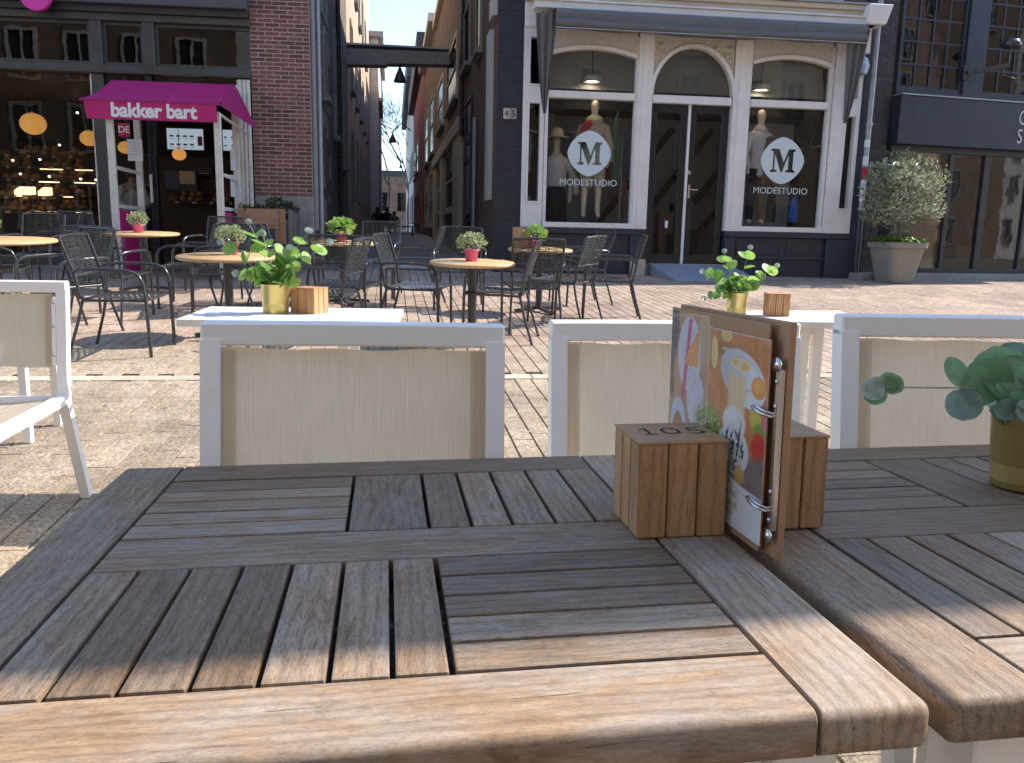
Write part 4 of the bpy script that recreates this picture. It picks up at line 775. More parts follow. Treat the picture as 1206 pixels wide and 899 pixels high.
bx('soil', 'soil', pw, -w_+.05, w_, .03, .75, zz-.15, zz-.07)
bx('poster', 'poster_blue', pw, -w_+.22, w_-.28, -.024, -.018, zz*.42, zz*.72); bx('poster_image', 'print_navy', pw, w_-.5, w_-.15, -.03, -.025, zz*.4, zz*.7); 
bm_ = MB()
for k in range(420):
    x = random.uniform(-w_, w_+.1); y = random.uniform(.02, .7); z = zz-.05+random.uniform(0, .2)*(.6+.4*sin(x*9)); a = random.uniform(0, 6.3); L_ = random.uniform(.05, .11); d = Vector((cos(a), sin(a), random.uniform(.1, 1.1))).normalized()*L_; sd = d.cross(Vector((0, 0, 1))).normalized()*L_*.28; p = Vector((x, y, z)); bm_.add([p, p+d*.5+sd, p+d, p+d*.5-sd], [(0, 1, 2, 3)])
bm_.build('foliage', 'evergreen_leaf', pw)

# ================================================================== ALLEY
FA = Frame(0, 0, BETA)
cw = FB.W(bxr+.02, 0, 0); lw = np.array(cw)@FA.X; s0 = float(np.array(cw)@FA.Y); lw = float(lw)
rwx = FM.W(nb[0], 0, 0); rw = float(np.array(rwx)@FA.X); rs0 = float(np.array(rwx)@FA.Y)
LS = lambda u, v=200: FA.L(u, v, lw)                    # -> (s, z) on left wall
RS = lambda u, v=200: FA.L(u, v, rw)
def house(name, label, side, s0_, s1_, z1, mat, depth=6, cat='house'):
    x0 = (lw-depth, lw) if side == 'L' else (rw, rw+depth); r = empty(name, FA.W(x0[1] if side == 'L' else x0[0], s0_, 0), FA.a, label, cat)
    bx('wall', mat, r, *( (-depth, 0) if side == 'L' else (0, depth)), 0, s1_-s0_-.01, g(s0_)-.3, z1); return r
def win(r, side, y0, y1, z0, z1, frame='opp_white', e=.07, glass_='alley_glass', sill=True, proud=.05):
    sg = 1 if side == 'L' else -1
    f = MB().box(0, sg*proud, y0, y0+e, z0, z1).box(0, sg*proud, y1-e, y1, z0, z1).box(0, sg*proud, y0+e, y1-e, z1-e, z1).box(0, sg*proud, y0+e, y1-e, z0, z0+e).build('window', frame, r)
    bx('pane', glass_, f, sg*.012, sg*.02, y0+e, y1-e, z0+e, z1-e)
    if z1-z0 > 1.4: bx('glazing_bar', frame, f, sg*.021, sg*proud*.9, y0+e, y1-e, (z0+z1)/2-.03, (z0+z1)/2+.03)
    if sill: bx('sill', 'stone_grey', f, 0, sg*(proud+.08), y0-.05, y1+.05, z0-.09, z0-.005)
sA = LS(410)[0]; sB = LS(437)[0]
hl = house('alley_house', 'dark stained plaster side wall on the left of the alley', 'L', s0+.05, min(sA, 27), 10.2, 'plaster_dark', .3); 
for y0, y1, z0, z1 in ((2.2, 2.9, 3.4, 4.6), (5.0, 5.6, 3.0, 5.2), (8.4, 9.2, 2.6, 5.4)): win(hl, 'L', y0, y1, z0, z1, 'stone_grey', .08)
MB().tube([(.08, .25, .4), (.08, .25, 9)], .05, 8).build('drain_pipe', 'zinc', hl); MB().tube([(.07, 5.9, .4), (.07, 5.9, 9)], .05, 8).build('drain_pipe', 'dark_metal', hl)
pat = MB(); 
for k in range(26):
    y = random.uniform(.3, 3.5); z = random.uniform(1.0, 5); pat.box(.0, .012+.004*(k % 4), y, y+random.uniform(.15, .7), z, z+random.uniform(.1, .6))
pat.build('plaster_patches', 'stone_grey', hl)['kind'] = 'stuff'
sA = min(sA, 27)
h2 = house('alley_house', 'tall sunlit tan house on the left with a projecting eave', 'L', sA+.02, 50, 13.5, 'plaster_tan', 8); 
MB().box(-8, .12, -.1, .3, 13.5, 13.7).box(-8, .6, 22, 23.4, 14.5, 15).build('eave', 'opp_white', h2)
for k, y in enumerate((2, 5.5, 9, 13, 17)):
    for z in (2.0, 5.2, 8.6): win(h2, 'L', y, y+1.2, z, z+2.0, 'stone_grey', .09)
h3 = house('balcony_house', 'pale house with balcony at the far end of the alley on the left', 'L', 50.1, 66, 11.6, 'plaster_pale', 8)
h3.location = FA.W(lw+.5, 50.1, 0); 
bx('roof_slab', 'stone_grey', h3, -8, .3, -.3, 14, 11.6, 11.9); bx('balcony', 'stone_cream', h3, 0, .2, .1, 8, 8.2, 8.4)
mb = MB()
for k in range(18): mb.box(.16, .19, .2+k*.42, .23+k*.42, 8.4, 9.5)
mb.box(.14, .2, .1, 8, 9.5, 9.55).build('railing', 'zinc', h3)
# beam with the lamp
sBm = min(LS(408, 60)[0], 26.5); zb0 = FA.P(440, 75, 26)[1] if False else None
def onS(u, v, s): d = ray(u, v); t = ((s-(CAM@FA.Y))/(d@FA.Y)); p = CAM+d*t; return float(p@FA.X), float(p[2])
a0, b0 = onS(409, 57, 25), onS(526, 61, 25); a1, b1 = onS(409, 76, 25), onS(526, 77, 25); mid = onS(450, 72, 25)
bm = empty('bridge_beam', FA.W((a0[0]+b0[0])/2, 25, 0), FA.a, 'grey concrete beam bridging the alley between the walls', 'beam'); L_ = (rw-lw)/2+.05; cxm = (rw+lw)/2; bm.location = FA.W(cxm, 25, 0)
MB().prism([(-L_, a1[1]), (-.35, a1[1]+.03), (-.34, a1[1]+.07), (L_, b1[1]+.02), (L_, b0[1]), (-L_*.3, a0[1]+.02), (-L_, a0[1])][::1], 0, .5).build('beam_body', 'stone_grey', bm, .01)
MB().box(-L_, L_, -.05, .55, max(a0[1], b0[1])+.05, max(a0[1], b0[1])+.1).build('beam_cap', 'zinc', bm)
def bell_lamp(u, v0, v1, s, hang, label, grp='lamps hanging in the alley', arm=None):
    x, z0 = onS(u, v1, s); z1 = onS(u, v0, s)[1]; H = z1-z0; r = empty('street_lamp', FA.W(x, s, z0), FA.a, label, 'street lamp', grp); R = .5*H*.74
    MB().lathe([(R, 0), (R*1.02, .03*H), (R*.62, .45*H), (R*.28, .72*H), (R*.22, .8*H), (R*.1, .86*H), (0.01, .88*H)], n=14).build('shade', 'charcoal_paint', r); MB().lathe([(0, -.03*H), (R*.5, 0), (R*.6, .05*H), (R*.55, .3*H), (R*.2, .5*H), (0, .5*H)], n=12).build('lens', 'acrylic', r)
    MB().tube([(0, 0, .86*H), (0, 0, H+hang)], .025).tube([(-R*.45, 0, H+hang-.02), (0, 0, .9*H), (R*.45, 0, H+hang-.02)], .018).build('hanger', 'dark_metal', r)
    if arm: MB().tube([(0, 0, H+hang), (arm*.5, 0, H+hang+.35), (arm, 0, H+hang+.05)], .03).build('arm', 'dark_metal', r)
    return r
bell_lamp(471, 76, 97, 25.2, .05, 'bell shaped lamp hanging under the concrete beam')
bell_lamp(462.5, 155, 168, 36, .0, 'second bell lamp on a curved arm further down the alley', arm=.75); bell_lamp(472, 192, 198, 52, .0, 'farthest small bell lamp in the alley', arm=.5)
# right side houses
sR1 = RS(546)[0]; sR2 = RS(513)[0]; sR3 = RS(500)[0]; sR4 = RS(487)[0]; sR5 = RS(478)[0]
print('alley s', round(s0, 1), round(rs0, 1), round(sR1, 1), round(sR2, 1), round(sR3, 1), round(sR4, 1), round(sR5, 1), 'lw', lw, rw)
def rh(name, label, sa, sb, z1, mat): return house(name, label, 'R', sa, sb, z1, mat, 4.5 if sa > 16.5 else .3)
ra = rh('alley_house', 'dark brown brick side wall with white downpipe on the right of the alley', rs0+.02, sR1, 9.3, 'brown_bricks')
def sy(u, base): return RS(u)[0]-base
bs_ = rs0+.02
bx('white_board', 'opp_white', ra, -.07, 0, sy(579.5, bs_), sy(575.5, bs_), RS(577, 236)[1], RS(577, 45)[1]); MB().tube([(-.06, sy(562, bs_), .6), (-.06, sy(562, bs_), RS(562, 140)[1])], .05, 8).build('drain_pipe', 'zinc', ra)
bx('small_plaque', 'opp_white', ra, -.08, -.0, sy(583, bs_)+.01, sy(579, bs_)+.02, RS(580, 30)[1], RS(580, 8)[1])
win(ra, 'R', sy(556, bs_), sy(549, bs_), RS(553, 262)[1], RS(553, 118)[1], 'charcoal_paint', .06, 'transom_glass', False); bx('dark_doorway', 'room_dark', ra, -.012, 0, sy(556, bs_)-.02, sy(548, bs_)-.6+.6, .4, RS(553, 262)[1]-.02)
for u0, u1, v0, v1 in ((566, 560, 60, -20), (553, 546.5, 75, 5)): win(ra, 'R', sy(u0, bs_), sy(u1, bs_), RS(u0, v0)[1], RS(u0, v1)[1], 'stone_grey', .06)
MB().tube([(-.07, sy(546.5, bs_), 3.2), (-.07, sy(546.5, bs_), 9)], .05, 8).build('drain_pipe', 'dark_metal', ra)
bs_ = sR1+.02; rb_ = rh('alley_house', 'brown brick house with a tall cream stone portal in the alley', bs_, sR2, RS(520, 8)[1], 'yellow_brown_bricks')
pz = RS(545, 140)[1]; yw = sR2-bs_
MB().box(-.12, 0, .02, yw*.16, .5, pz-.35).box(-.12, 0, yw*.5, yw*.62, .5, pz-.35).box(-.12, 0, yw*.84, yw*.98, .5, pz-.35).box(-.16, 0, 0.0, yw, pz-.347, pz).build('stone_portal', 'stone_cream', rb_, .01)
win(rb_, 'R', yw*.18, yw*.48, 1.6, pz-.4, 'stone_cream', .1); win(rb_, 'R', yw*.64, yw*.82, 1.6, pz-.4, 'stone_cream', .1)
for a, b in ((.15, .45), (.6, .85)): win(rb_, 'R', yw*a, yw*b, RS(535, 112)[1]-.2, RS(535, 50)[1], 'buff_paint', .1)
bx('gutter', 'buff_paint', rb_, -.14, 0, 0, yw, RS(520, 8)[1], RS(520, 8)[1]+.25)
bs_ = sR2+.02; rc = rh('alley_house', 'narrow house with cream windows and a white gable edge in the alley', bs_, sR3, RS(506, 62)[1], 'yellow_brown_bricks'); yw = sR3-bs_
for z0, z1 in ((1.2, 3.4), (4.1, 6.4)):
    for a, b in ((.1, .42), (.55, .9)): win(rc, 'R', yw*a, yw*b, z0, z1, 'stone_cream', .1)
bx('gutter', 'opp_white', rc, -.3, .1, -.1, yw, RS(506, 62)[1], RS(506, 62)[1]+.3); bx('roof', 'roof_tile', rc, .1, 4.5, 0, yw, RS(506, 62)[1], RS(506, 62)[1]+.9)
bs_ = sR3+.02; rd = rh('alley_house', 'red painted house with an orange door in the alley', bs_, sR4, RS(494, 100)[1], 'red_render'); yw = sR4-bs_
bx('door', 'orange_paint', rd, -.05, 0, yw*.1, yw*.3, .6, 3.2)
for a, b in ((.42, .6), (.7, .9)): win(rd, 'R', yw*a, yw*b, 1.5, 3.3, 'red_render', .1); win(rd, 'R', yw*a, yw*b, 4.6, 6.6, 'opp_white', .1)
bx('roof', 'roof_tile', rd, -.4, 4.5, 0, yw, RS(494, 100)[1], RS(494, 100)[1]+1.2)
bs_ = sR4+.02; re_ = rh('alley_house', 'pale grey house at the far end on the right of the alley', bs_, max(sR5, sR4+14), RS(482, 125)[1], 'plaster_pale'); yw = max(sR5, sR4+14)-bs_
for k in range(4): win(re_, 'R', 1+k*3.2, 2.4+k*3.2, 1.6, 3.8, 'opp_white', .1); win(re_, 'R', 1+k*3.2, 2.4+k*3.2, 5.2, 7.2, 'opp_white', .1)
bx('roof', 'roof_tile', re_, -.5, 4.5, 0, yw, RS(482, 125)[1], RS(482, 125)[1]+1.8)
# end of the alley: wall, fence, far building and trees
fb_ = empty('far_building', FA.W(0, 120, 0), FA.a, 'brown building far behind the bare trees', 'building'); bx('wall', 'opp_bricks', fb_, -30, 30, 0, 6, 0, onS(455, 208, 120)[1]); bx('roof', 'roof_tile', fb_, -30, 30, 0, 6, onS(455, 208, 120)[1], onS(455, 206, 120)[1]+.6)
for k in range(14): win(fb_, 'R', 0, 0, 0, 0) if False else bx('window', 'transom_glass', fb_, -16+k*2.4, -14.8+k*2.4, -.05, -.0, 3.5, 6)
wl = empty('low_wall', FA.W(-2.6, 66.3, 0), FA.a, 'pale low wall with pale blue railing at the end of the alley', 'wall'); bx('wall', 'plaster_pale', wl, -1, 1.9, 0, .3, .5, onS(450, 246, 66)[1])
mb = MB(); zt1 = onS(450, 231, 66)[1]; zt0 = onS(450, 240, 66)[1]
for k in range(16): mb.box(-1+k*.19, -.95+k*.19, 0, .05, zt0, zt1)
mb.box(-1, 1.95, 0, .06, zt1, zt1+.1).box(-1, 1.95, 0, .06, zt0-.1, zt0).build('railing', 'paper', wl)
def bare_tree(l, s, H, label, seed):
    rg = random.Random(seed); r = empty('bare_tree', FA.W(l, s, g(s)), FA.a, label, 'tree', 'bare trees beyond the alley'); tr = MB(); br = MB()
    def grow(p, d, L_, rad, lev, mbx):
        q = p+d*L_; mid = p+d*L_*.5+Vector((rg.uniform(-1, 1), rg.uniform(-1, 1), 0))*L_*.05; mbx.tube([p, mid, q], [max(rad, .02), max(rad*.85, .017), max(rad*.68, .014)], 5 if lev < 2 else 4, False)
        if lev >= 6: return
        for k in range(2 if lev < 2 else 3):
            ax = Vector((rg.uniform(-1, 1), rg.uniform(-1, 1), rg.uniform(-.2, .2))).normalized(); nd = (d+ax*rg.uniform(.25, .6)).normalized(); nd.z = max(nd.z, .1); grow(q, nd.normalized(), L_*rg.uniform(.68, .88), rad*.62, lev+1, br)
    grow(Vector((0, 0, 0)), Vector((.03, 0, 1)), H*.26, H*.011, 0, tr); tr.build('trunk', 'far_bark', r); br.build('crown', 'far_bark', r)
bare_tree(-.3, 78, 15, 'bare tree nearest the left wall beyond the alley', 3); bare_tree(1.6, 84, 14, 'bare tree in the middle beyond the alley', 8); bare_tree(3.2, 92, 15, 'bare tree on the right beyond the alley', 5)
# three seated people at the end of the alley
for k, (u, lb, mt) in enumerate(((444.5, 'dark silhouette of a seated person at the alley end, leftmost of three', 'cloth_black'), (455.5, 'dark silhouette of a seated person at the alley end, middle of three', 'cloth_black'), (464.5, 'dark silhouette of a seated person at the alley end, partly cut by the wall', 'cloth_brown'))):
    s = 38; x, z = onS(u, 244+(5 if k == 2 else 0), s); gr = g(s); r = empty('person', FA.W(x, s, gr), FA.a+.1*k, lb, 'person', 'people seated at the alley end'); k_ = (z-gr)/1.3
    J = lambda x, y, z, a: ((x*k_, y*k_, z*k_), (a[0]*k_, a[1]*k_) if isinstance(a, tuple) else a*k_)
    jt = [J(0, 0, .5, (.17, .13)), J(0, .0, .75, (.16, .12)), J(0, .02, .98, (.2, .12)), J(0, .04, 1.07, .06), J(0, .05, 1.15, (.08, .09)), J(0, .05, 1.25, (.06, .07)), J(.22, .03, .95, .06), J(.27, .08, .68, .05), J(.12, .3, .58, .04), J(.06, .36, .57, .035), J(-.22, .03, .95, .06), J(-.27, .08, .68, .05), J(-.12, .3, .58, .04), J(-.06, .36, .57, .035), J(.12, .25, .5, .09), J(.13, .45, .46, .065), J(.13, .5, .08, .045), J(.13, .6, .04, .04), J(-.12, .25, .5, .09), J(-.13, .45, .46, .065), J(-.13, .5, .08, .045), J(-.13, .6, .04, .04)]
    ed = [(0, 1), (1, 2), (2, 3), (3, 4), (4, 5), (2, 6), (6, 7), (7, 8), (8, 9), (2, 10), (10, 11), (11, 12), (12, 13), (0, 14), (14, 15), (15, 16), (16, 17), (0, 18), (18, 19), (19, 20), (20, 21)]
    skinned('body', jt, ed, mt, r); MB().lathe([(.02*k_, 1.3*k_), (.09*k_, 1.27*k_), (.1*k_, 1.18*k_), (.06*k_, 1.1*k_)], (0, .04*k_, 0), 10).build('hair', 'dark_hair', r)
bn = empty('bench', FA.W(-.1, 38.1, g(38)), FA.a, 'dark bench carrying the seated people at the alley end', 'bench'); bx('seat', 'charcoal_paint', bn, -.6, 1.1, -.2, .25, .38, .44); bx('leg', 'charcoal_paint', bn, -.55, -.47, -.15, .2, 0, .38); bx('leg', 'charcoal_paint', bn, .97, 1.05, -.15, .2, 0, .38)

# ================================================================== DARK SHOP (right)
FR = Frame(*FM.W(xr+.03, 0, 0)[:2], .267)
def R_(u, v, off=0): return FR.P(u, v, off)
rs = empty('dark_shop', tuple(FR.o), FR.a, 'navy black shop building with gridded upper windows and a plain dark sign band', 'shop building')
XR = 9.0; rgz = .36
brick_face(rs, .1, R_(1050, 110)[0]-.005, rgz, 5.95, 0, 'navy_brown_brick', 'navy_paint', False)
xw0 = R_(1052, 140)[0]; zs0, zs1 = R_(1150, 176)[1], R_(1150, 120)[1]
bx('sign_band', 'navy_paint', rs, xw0, XR, -.16, .25, zs0, zs1, .01); bx('band_trim', 'zinc', rs, xw0, XR, -.18, .1, zs1+.002, zs1+.025)
text('lettering', 'C', .36, 'letter_white', rs, (R_(1199.5, 146, -.17)[0], -.163, R_(1202, 147, -.17)[1]), (pi/2, 0, .0), .001, -.004, 'LEFT', .75); text('lettering', 'S', .36, 'letter_white', rs, (R_(1197, 170, -.17)[0], -.163, R_(1200, 169, -.17)[1]), (pi/2, 0, 0), .001, -.004, 'LEFT', .75)
zw0 = R_(1100, 109)[1]; ztop = 6.3
def grid_window(u0, u1, vv, cols, label):
    x0, x1 = R_(u0, vv)[0], R_(u1, vv)[0]; f = MB().box(x0, x0+.05, 0, .08, zw0, ztop).box(x1-.05, x1, 0, .08, zw0, ztop).box(x0+.05, x1-.05, 0, .08, zw0, zw0+.07).build('grid_window', 'navy_paint', rs); f['label'] = label
    cwid = (x1-x0-.1)/cols; rh_ = R_(1100, 80)[1]-R_(1100, 106.5)[1]; z = zw0+.07; r = 0
    while z < ztop-.1:
        zt_ = min(z+rh_, ztop)
        for c in range(cols):
            a = x0+.05+c*cwid; bx('pane', 'transom_glass', f, a+.014, a+cwid-.014, .035+random.uniform(-.002, .002), .042, z+.014, zt_-.014).rotation_euler = (random.uniform(-.002, .002), 0, random.uniform(-.0006, .0006))
        z = zt_; r += 1
    mb = MB()
    for c in range(1, cols): a = x0+.05+c*cwid; mb.box(a-.014, a+.014, .02, .07, zw0+.07, ztop)
    mb.build('glazing_bars', 'navy_paint', f)
    mb = MB()
    for k in range(1, int((ztop-zw0)/rh_)+1): mb.box(x0+.05, x1-.05, .022, .06, zw0+.07+k*rh_-.014, zw0+.07+k*rh_+.014)
    mb.build('glazing_bars', 'navy_paint', f)
grid_window(1056, 1132, 100, 4, 'gridded upper window left of the dark pier'); grid_window(1155, 1246, 100, 5, 'gridded upper window at the right edge')
bx('pier', 'navy_paint', rs, R_(1132.5, 100)[0], R_(1154.5, 100)[0], -.04, .1, zs1+.03, 6.3, .01); bx('lower_rail', 'navy_paint', rs, xw0, XR, -.02, .1, zs1+.027, zw0-.002)
bx('upper_wall', 'navy_brick', rs, 0, XR, .0, 1, 6.31, 6.9); bx('edge_wall', 'navy_paint', rs, -.02, .1, -.03, .3, rgz, 6.3)
bx('upper_back', 'room_brown', rs, xw0, XR, 1.5, 1.55, zs1, 6.3); bx('upper_floor', 'room_dark', rs, xw0, XR, .26, 1.5, zs1-.1, zs1)
# wall arm with lantern
x, z = R_(1139, 86, -.05); la = empty('wall_lamp', FR.W(x, -.04, z), FR.a, 'black wall lamp arm bolted to the pier of the dark shop', 'wall lamp'); bx('mounting_plate', 'dark_metal', la, -.08, .08, -.02, .0, -.12, .12, .006)
e_ = R_(1189, 77, -.5); ex = e_[0]-x; ez = e_[1]-z
MB().beam((0, -.02, 0), (ex, -.46, ez), .05, .07).build('arm', 'dark_metal', la); MB().tube([(ex*.86, -.4, ez*.9), (ex*.84, -.4, ez*.9-.14), (ex*1.25, -.5, ez*.9-.22)], .018).build('brace', 'dark_metal', la)
MB().lathe([(.0, .14), (.12, .11), (.17, .03), (.13, -.02), (.0, -.03)], (ex*.97, -.45, ez+.3), 12).build('lamp_head', 'dark_metal', la); MB().tube([(ex*.97, -.45, ez), (ex*.97, -.45, ez+.3)], .015).build('stem', 'dark_metal', la)
# ground floor glazing
zg0, zg1 = rgz+.13, zs0-.003
bx('glass_head', 'charcoal_paint', rs, xw0, XR, -.03, .1, zg1-.1, zg1)
cols_ = [(1048, 0), (1114, 4), (1156, 4), (1206, 0), (1260, 0), (1330, 0)]
gx = [R_(u, 250)[0] for u, _ in cols_]
for i, (a, wd) in enumerate(zip(gx, (.05, .09, .13, .05, .09, .09))):
    if i: bx('window_post', 'charcoal_paint', rs, a-wd/2, a+wd/2, -.02, .08, zg0, zg1-.103)
    if i+1 < len(gx): bx('shop_window', 'dark_glass', rs, a+.06, gx[i+1]-.06, .02, .026, zg0+.06, zg1-.1)
bx('bottom_rail', 'charcoal_paint', rs, xw0-.4, XR, -.025, .085, zg0-.02, zg0+.06); bx('stone_step', 'stone_grey', rs, -.0, XR, -.45, .3, rgz-.2, zg0-.023, .01); bx('pier_side', 'navy_paint', rs, .1, R_(1048, 250)[0], .0-.004, .1, rgz, zg1) if False else None
bx('room_floor', 'room_grey', rs, 0, XR, .3, 4, .3, zg0-.02); bx('room_back', 'room_grey', rs, 0, XR, 3.4, 3.45, .4, zs0); bx('room_ceiling', 'room_grey', rs, 0, XR, .26, 3.4, zs0+.01, zs0+.05); bx('side_wall', 'room_brown', rs, .3, .35, .3, 3.4, zg0, zs0)
for k in range(3): MB().lathe([(0, .02), (.05, 0), (.05, -.02), (0, -.02)], (gx[0]+.35+k*.42, .9, zg1-.2), 8).build('spot_light', 'spot_dot', rs)
# display stand with dark vase, and rails of clothes
x, z1 = R_(1128, 290, .7); z0 = zg0; st_ = empty('display_plinth', FR.W(x, .7, z0), FR.a, 'white tapered display plinth with a dark bulbous vase in the dark shop window', 'display plinth'); h_ = z1-z0
MB().hexa([(-.17, -.15, 0), (.17, -.15, 0), (.17, .15, 0), (-.17, .15, 0)], [(-.22, -.2, h_), (.22, -.2, h_), (.22, .2, h_), (-.22, .2, h_)]).build('plinth', 'white_paint', st_)
vs_ = empty('vase', FR.W(x, .7, z1+.003), FR.a, 'dark bulbous vase on the white plinth', 'vase'); MB().lathe([(.1, 0), (.19, .1), (.22, .25), (.16, .4), (.07, .48), (.09, .55)], n=16).build('vase_body', 'charcoal_paint', vs_)
mb = MB()
for k in range(26): a = random.uniform(0, 6.3); mb.tube([(0, 0, .5), (cos(a)*.12, sin(a)*.1, .75), (cos(a)*.3*random.random(), sin(a)*.2, .8+random.uniform(0, .35))], .006, 4)
mb.build('dried_stems', 'cloth_brown', vs_)
rk = empty('clothes_rail', FR.W((gx[2]+gx[4])/2, 1.4, zg0), FR.a, 'crowded display of brown and cream goods behind the right shop window', 'clothes rail')
w_ = (gx[4]-gx[2])/2; MB().tube([(-w_, 0, 0), (-w_, 0, 1.7), (w_, 0, 1.7), (w_, 0, 0)], .02).build('rail', 'dark_metal', rk)
for k in range(34):
    x = -w_+.05+k*(2*w_-.1)/34; z = random.choice([.25, .85, 1.0]); bx('garment', random.choice(['cloth_beige', 'cloth_brown', 'print_cream', 'bread', 'cloth_beige', 'print_brown', 'stone_cream']), rk, x, x+random.uniform(.03, .09), -.2+random.uniform(-.08, .1), .15, z, z+random.uniform(.4, .75), .01)
bx('red_banner', 'cloth_red', rs, gx[2]+.08, gx[2]+.16, 1.0, 1.02, 2.0, 2.5)
bx('display_wall', 'room_brown', rs, gx[2]+.4, XR, 2.2, 2.25, zg0, zs0)

# olive tree in a pot
ox_, oy_, oz_ = FR.W(R_(1061, 320, -.9)[0], -.75, 0); p_ = ray(1060, 330); oz_ = gz(ox_, oy_); 
ol = empty('olive_tree', (ox_, oy_, oz_), .3, 'round crowned olive tree in a large taupe planter before the dark shop', 'olive tree')
dpt = oy_; sc_ = dpt/980; hp = (331-285)*sc_; R0, R1 = 19*sc_, 29*sc_
def sqring(R, z, n=28, pw=.35): return [(R*(abs(cos(t))**pw*(1 if cos(t) > 0 else -1)), R*(abs(sin(t))**pw*(1 if sin(t) > 0 else -1)), z) for t in np.linspace(0, 2*pi, n, endpoint=False)]
R0 *= .84; R1 *= .84; mb = MB(); rings = [sqring(R0, 0), sqring(R0+(R1-R0)*.86, hp*.86), sqring(R1*1.05, hp*.87), sqring(R1*1.07, hp), sqring(R1*.95, hp), sqring(R1*.9, hp*.9)]; n = 28
mb.add([p for r in rings for p in r], [(i*n+j, i*n+(j+1) % n, (i+1)*n+(j+1) % n, (i+1)*n+j) for i in range(len(rings)-1) for j in range(n)]); mb.build('planter', 'planter_taupe', ol); MB().add(sqring(R1*.93, hp*.9), [tuple(range(n))]).build('soil', 'soil', ol)
th = (286-238)*sc_; cz = (331-231)*sc_; rc_x, rc_z = 46*sc_, 43*sc_
tr = MB(); tr.tube([(0, 0, hp*.85), (.01, 0, hp+th*.4), (.0, .01, hp+th*.8)], [.04, .032, .028], 8)
rg = random.Random(4); lm = MB(); tips = []
for k in range(26):
    a = rg.uniform(0, 6.28); e = rg.uniform(-.3, 1.45); d = Vector((cos(a)*cos(e), sin(a)*cos(e), sin(e))); c_ = Vector((0, 0, cz)); p = c_+Vector((d.x*rc_x*.75, d.y*rc_x*.75, d.z*rc_z*.8)); b_ = Vector((0, 0, hp+th*.75)); tr.tube([b_, b_.lerp(p, .5)+Vector((0, 0, .05)), p], [.016, .01, .005], 4); tips.append(p)
tr.build('trunk', 'bark', ol)
for k in range(8500):
    while True:
        q = Vector((rg.uniform(-1, 1), rg.uniform(-1, 1), rg.uniform(-1, 1)))
        if .12 < q.length < 1: break
    nrm = .82+.2*sin(q.x*5+1)*cos(q.z*6)+.1*sin(q.y*8)
    if q.length > nrm: continue
    if sin(q.x*11+2)*sin(q.y*10)*sin(q.z*12+1) > .38 and rg.random() < .8: continue
    p = Vector((q.x*rc_x*1.12, q.y*rc_x*1.12, cz+q.z*rc_z*1.1)); a = rg.uniform(0, 6.28); L_ = rg.uniform(.05, .095); d = (Vector((q.x, q.y, q.z*.6+.55)).normalized()*.8+Vector((cos(a), sin(a), rg.uniform(-.6, .6)))*.7).normalized()*L_; sd = d.cross(Vector((rg.uniform(-1, 1), rg.uniform(-1, 1), rg.uniform(-1, 1)))).normalized()*L_*.17
    lm.add([p, p+d*.5+sd, p+d, p+d*.5-sd], [(0, 1, 2, 3)])
for k in range(22):                                    # upright shoots breaking the outline
    a = rg.uniform(0, 6.28); r_ = rg.uniform(0, .8); p = Vector((cos(a)*r_*rc_x, sin(a)*r_*rc_x, cz+rc_z*sqrt(1-r_*r_)*.85)); h_ = rg.uniform(.1, .24)
    for j in range(16): q = p+Vector((0, 0, h_*j/16)); aa = j*2.4; d = Vector((cos(aa), sin(aa), .9)).normalized()*.06; sd = d.cross(Vector((0, 0, 1))).normalized()*.009; lm.add([q, q+d*.5+sd, q+d, q+d*.5-sd], [(0, 1, 2, 3)])
lm.build('crown', 'olive_leaf', ol)
gm = MB()
for k in range(900):
    a = rg.uniform(0, 6.28); r_ = sqrt(rg.random())*R1*1.25; p = Vector((cos(a)*r_, sin(a)*r_, hp-.03+rg.uniform(0, .16)*(1.1-r_/R1*.5))); b = rg.uniform(0, 6.28); L_ = rg.uniform(.04, .08); d = Vector((cos(b), sin(b), rg.uniform(.2, 1))).normalized()*L_; sd = d.cross(Vector((0, 0, 1))).normalized()*L_*.3; gm.add([p, p+d*.5+sd, p+d, p+d*.5-sd], [(0, 1, 2, 3)])
gm.build('underplanting', 'bush_leaf', ol)

